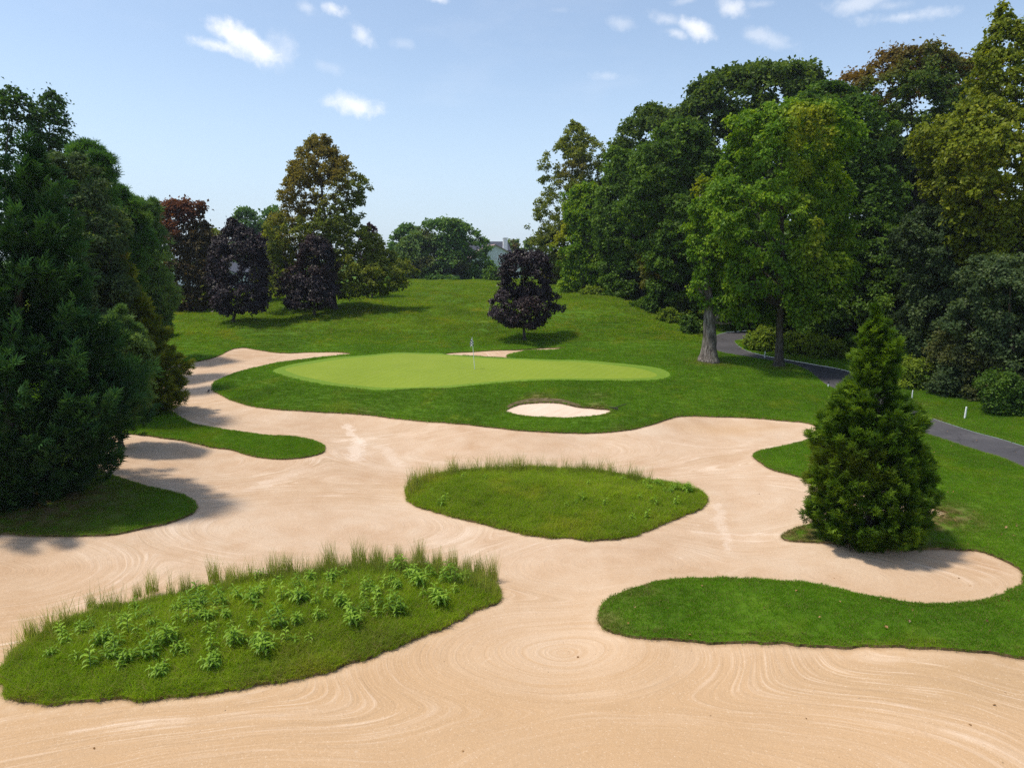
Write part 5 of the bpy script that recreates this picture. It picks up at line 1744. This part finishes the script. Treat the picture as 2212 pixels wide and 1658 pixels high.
# sprinkler heads / tiny markers
for (u, v, lb) in ((1789, 835, 'small dark and white marker post at the inner edge of the path'),):
    x_, y_ = hit(u, v)
    e = empty('marker_post', (x_, y_, float(height(x_, y_)[0])), lb, 'marker')
    tv_, tf_ = tube([(0, 0, -.05), (0, 0, .2)], [.04, .04], 8)
    add('post', mesh_np('post', tv_, tf_, M_WHITE), e)
    tv_, tf_ = tube([(0, 0, .201), (0, 0, .30), (0, 0, .34)], [.055, .055, .01], 8)
    add('cap', mesh_np('cap', tv_, tf_, M_BLACK), e)

# fallen leaves on turf and sand: uncountable litter
spots = np.array([(rng.random() * 400 + 1800, rng.random() * 250 + 1060) for _ in range(60)] + [(rng.random() * 900 + 1300, rng.random() * 130 + 1250) for _ in range(25)] +
                 [(rng.random() * 2212, rng.random() * 700 + 920) for _ in range(70)] + [(rng.random() * 300 + 1900, rng.random() * 90 + 890) for _ in range(25)])
w = hits(spots)
pos = xyz(w, 0)
inS = np.isin(region(w[:, 0], w[:, 1]), SANDS)
pos[:, 2] += np.where(inS, -.135, .05)
n = len(pos)
nr = unit(rng.normal(size=(n, 3)) * .5 + np.array([0, 0, 1]))
ax = unit(np.cross(nr, rng.normal(size=(n, 3))))
Lf = .05 + .05 * rng.random(n)
lv, lf, _ = el_leaf(pos, ax, nr, Lf, Lf * .4)
M_LITTER = m_leaf('fallen_leaf', {'base': [(.2, (.12, .06, .025)), (.5, (.30, .15, .05)), (.8, (.42, .26, .12))]}, .2, .03)
o = add('fallen_leaves', mesh_np('fallen_leaves', lv, lf, M_LITTER, smooth=False, attrs={'tint': ('FACE', np.column_stack([rng.random(n), rng.random(n), np.zeros(n), np.ones(n)]))}))
tag(o, 'scattered dry fallen leaves', None, None, 'stuff')

# ------------------------------------------------------------------ houses beyond the fairway
M_SIDING = None


def m_siding():
    m, t_ = new_mat('lap_siding')
    ob = t_.n('ShaderNodeTexCoord').outputs['Object']
    wv = t_.n('ShaderNodeTexWave', wave_type='BANDS', bands_direction='Z', wave_profile='SAW', ins={'Vector': ob, 'Scale': 1.6})
    b = t_.n('ShaderNodeBsdfPrincipled', ins={'Base Color': (.72, .71, .74), 'Roughness': .6})
    t_.put(b.inputs['Normal'], bump(t_, wv.outputs['Fac'], .5, .03))
    out(t_, b.outputs[0])
    return m


M_SIDING = m_siding()
M_ROOFD = m_simple('dark_shingle', (.045, .05, .065), .9, .1, 6.0, (.085, .09, .11), .5, .03)
M_ROOFP = m_simple('weathered_pink_shingle', (.30, .20, .19), .9, .1, 5.0, (.38, .28, .26), .5, .03)
M_GLASS = m_simple('window_glass', (.05, .06, .08), .15, .6)


def prism(pts_, y0, y1):
    """extrude an xz outline along y"""
    n_p = len(pts_)
    v_ = [(a, y0, b) for a, b in pts_] + [(a, y1, b) for a, b in pts_]
    f_ = [tuple(range(n_p)), tuple(range(2 * n_p - 1, n_p - 1, -1))] + [((k + 1) % n_p, k, k + n_p, (k + 1) % n_p + n_p) for k in range(n_p)]
    return v_, f_


def pydata(name, v_, f_, mat, parent=None, loc=None):
    me = bpy.data.meshes.new(name)
    me.from_pydata([tuple(q) for q in v_], [], [tuple(q) for q in f_])
    me.materials.append(mat)
    return add(name, me, parent, loc)


def house(x, y, z, w, d, hw, hr, label, roofm, yaw=0, wins=()):
    e = empty('house', (x, y, z), label, 'house')
    e.rotation_euler.z = yaw
    v_, f_ = prism([(-w / 2, -1), (w / 2, -1), (w / 2, hw), (0, hr), (-w / 2, hw)], -d / 2, d / 2)
    pydata('wall', v_, f_, M_SIDING, e)
    t_, ov = .18, .45
    sl = (hr - hw) / (w / 2)
    v_, f_ = prism([(-w / 2 - ov, hw - sl * ov + .02), (0, hr + .02), (w / 2 + ov, hw - sl * ov + .02), (w / 2 + ov, hw - sl * ov + .02 + t_), (0, hr + .02 + t_), (-w / 2 - ov, hw - sl * ov + .02 + t_)][::-1], -d / 2 - ov, d / 2 + ov)
    pydata('roof', v_, f_, roofm, e)
    for (wx, wz, ww, wh) in wins:
        fr = [box_np(wx - ww / 2 - .1, wx + ww / 2 + .1, -d / 2 - .06, -d / 2 - .003, wz - .1, wz), box_np(wx - ww / 2 - .1, wx + ww / 2 + .1, -d / 2 - .06, -d / 2 - .003, wz + wh, wz + wh + .1),
              box_np(wx - ww / 2 - .1, wx - ww / 2, -d / 2 - .05, -d / 2 - .003, wz + .001, wz + wh - .001), box_np(wx + ww / 2, wx + ww / 2 + .1, -d / 2 - .05, -d / 2 - .003, wz + .001, wz + wh - .001)]
        a_, b_ = join_parts(fr)
        wo = add('window', mesh_np('window', a_, b_, M_WHITE, smooth=False), e)
        a_, b_ = box_np(wx - ww / 2 + .001, wx + ww / 2 - .001, -d / 2 - .03, -d / 2 - .004, wz + .002, wz + wh - .002)
        add('pane', mesh_np('pane', a_, b_, M_GLASS, smooth=False), wo)
    return e


pa = at_depth(1072, 600, 165)
gz = float(height(pa[0], 165)[0])
h1 = house(at_depth(1060, 560, 160)[0], 163, gz - 1, 11.5, 10, 5.6, 8.6, 'white sided gabled house with a pinkish roof behind the purple maple', M_ROOFP, .22, ((-1.6, 1.2, 1.2, 1.5), (1.6, 1.2, 1.2, 1.5), (3.6, 3.9, 1.1, 1.3)))
# upper wing with dark roof, running across behind the gable: part of the same house
e = h1
v_, f_ = prism([(-6, -1), (6, -1), (6, 6.4), (0, 9.6), (-6, 6.4)], -6, 6)
wing = pydata('rear_wing', [(b, a + 11.5, c) for a, b, c in v_], [tuple(reversed(q)) for q in f_], M_SIDING, e)
sl = 3.2 / 6
v_, f_ = prism([(-6.5, 6.4 - sl * .5 + .03), (0, 9.63), (6.5, 6.4 - sl * .5 + .03), (6.5, 6.4 - sl * .5 + .22), (0, 9.82), (-6.5, 6.4 - sl * .5 + .22)][::-1], -6.4, 6.4)
pydata('rear_roof', [(b, a + 11.5, c) for a, b, c in v_], [tuple(reversed(q)) for q in f_], M_ROOFD, e)
a_, b_ = box_np(4.3, 5.3, 6.5, 7.4, 6.0, 10.4)
a2, b2 = box_np(4.2, 5.4, 6.4, 7.5, 10.402, 10.6)
va, fa = join_parts([(a_, b_), (a2, b2)])
add('chimney', mesh_np('chimney', va, fa, M_WHITE, smooth=False), e)
# pale house glimpsed behind the dark purple maple
pb = at_depth(462, 640, 120)
h2 = house(pb[0], 122, float(height(pb[0], 122)[0]) - .5, 12, 9, 3.0, 4.6, 'pale house glimpsed through the gap left of the dark purple maple', M_ROOFD, -.15, ((-3, 1.0, 1.4, 1.2), (0, 1.0, 1.4, 1.2), (3, 1.0, 1.4, 1.2)))

# ------------------------------------------------------------------ air
m_, t_ = new_mat('haze')
vol = t_.n('ShaderNodeVolumePrincipled', ins={'Color': (.80, .88, 1.0), 'Density': .00020, 'Anisotropy': .3})
o_ = t_.n('ShaderNodeOutputMaterial')
t_.nt.links.new(vol.outputs[0], o_.inputs['Volume'])
hv, hf = box_np(-320, 320, -60, 420, -6, 46)
o = add('haze', mesh_np('haze', hv, hf, m_, smooth=False))
tag(o, 'thin summer haze in the air', None, None, 'stuff')
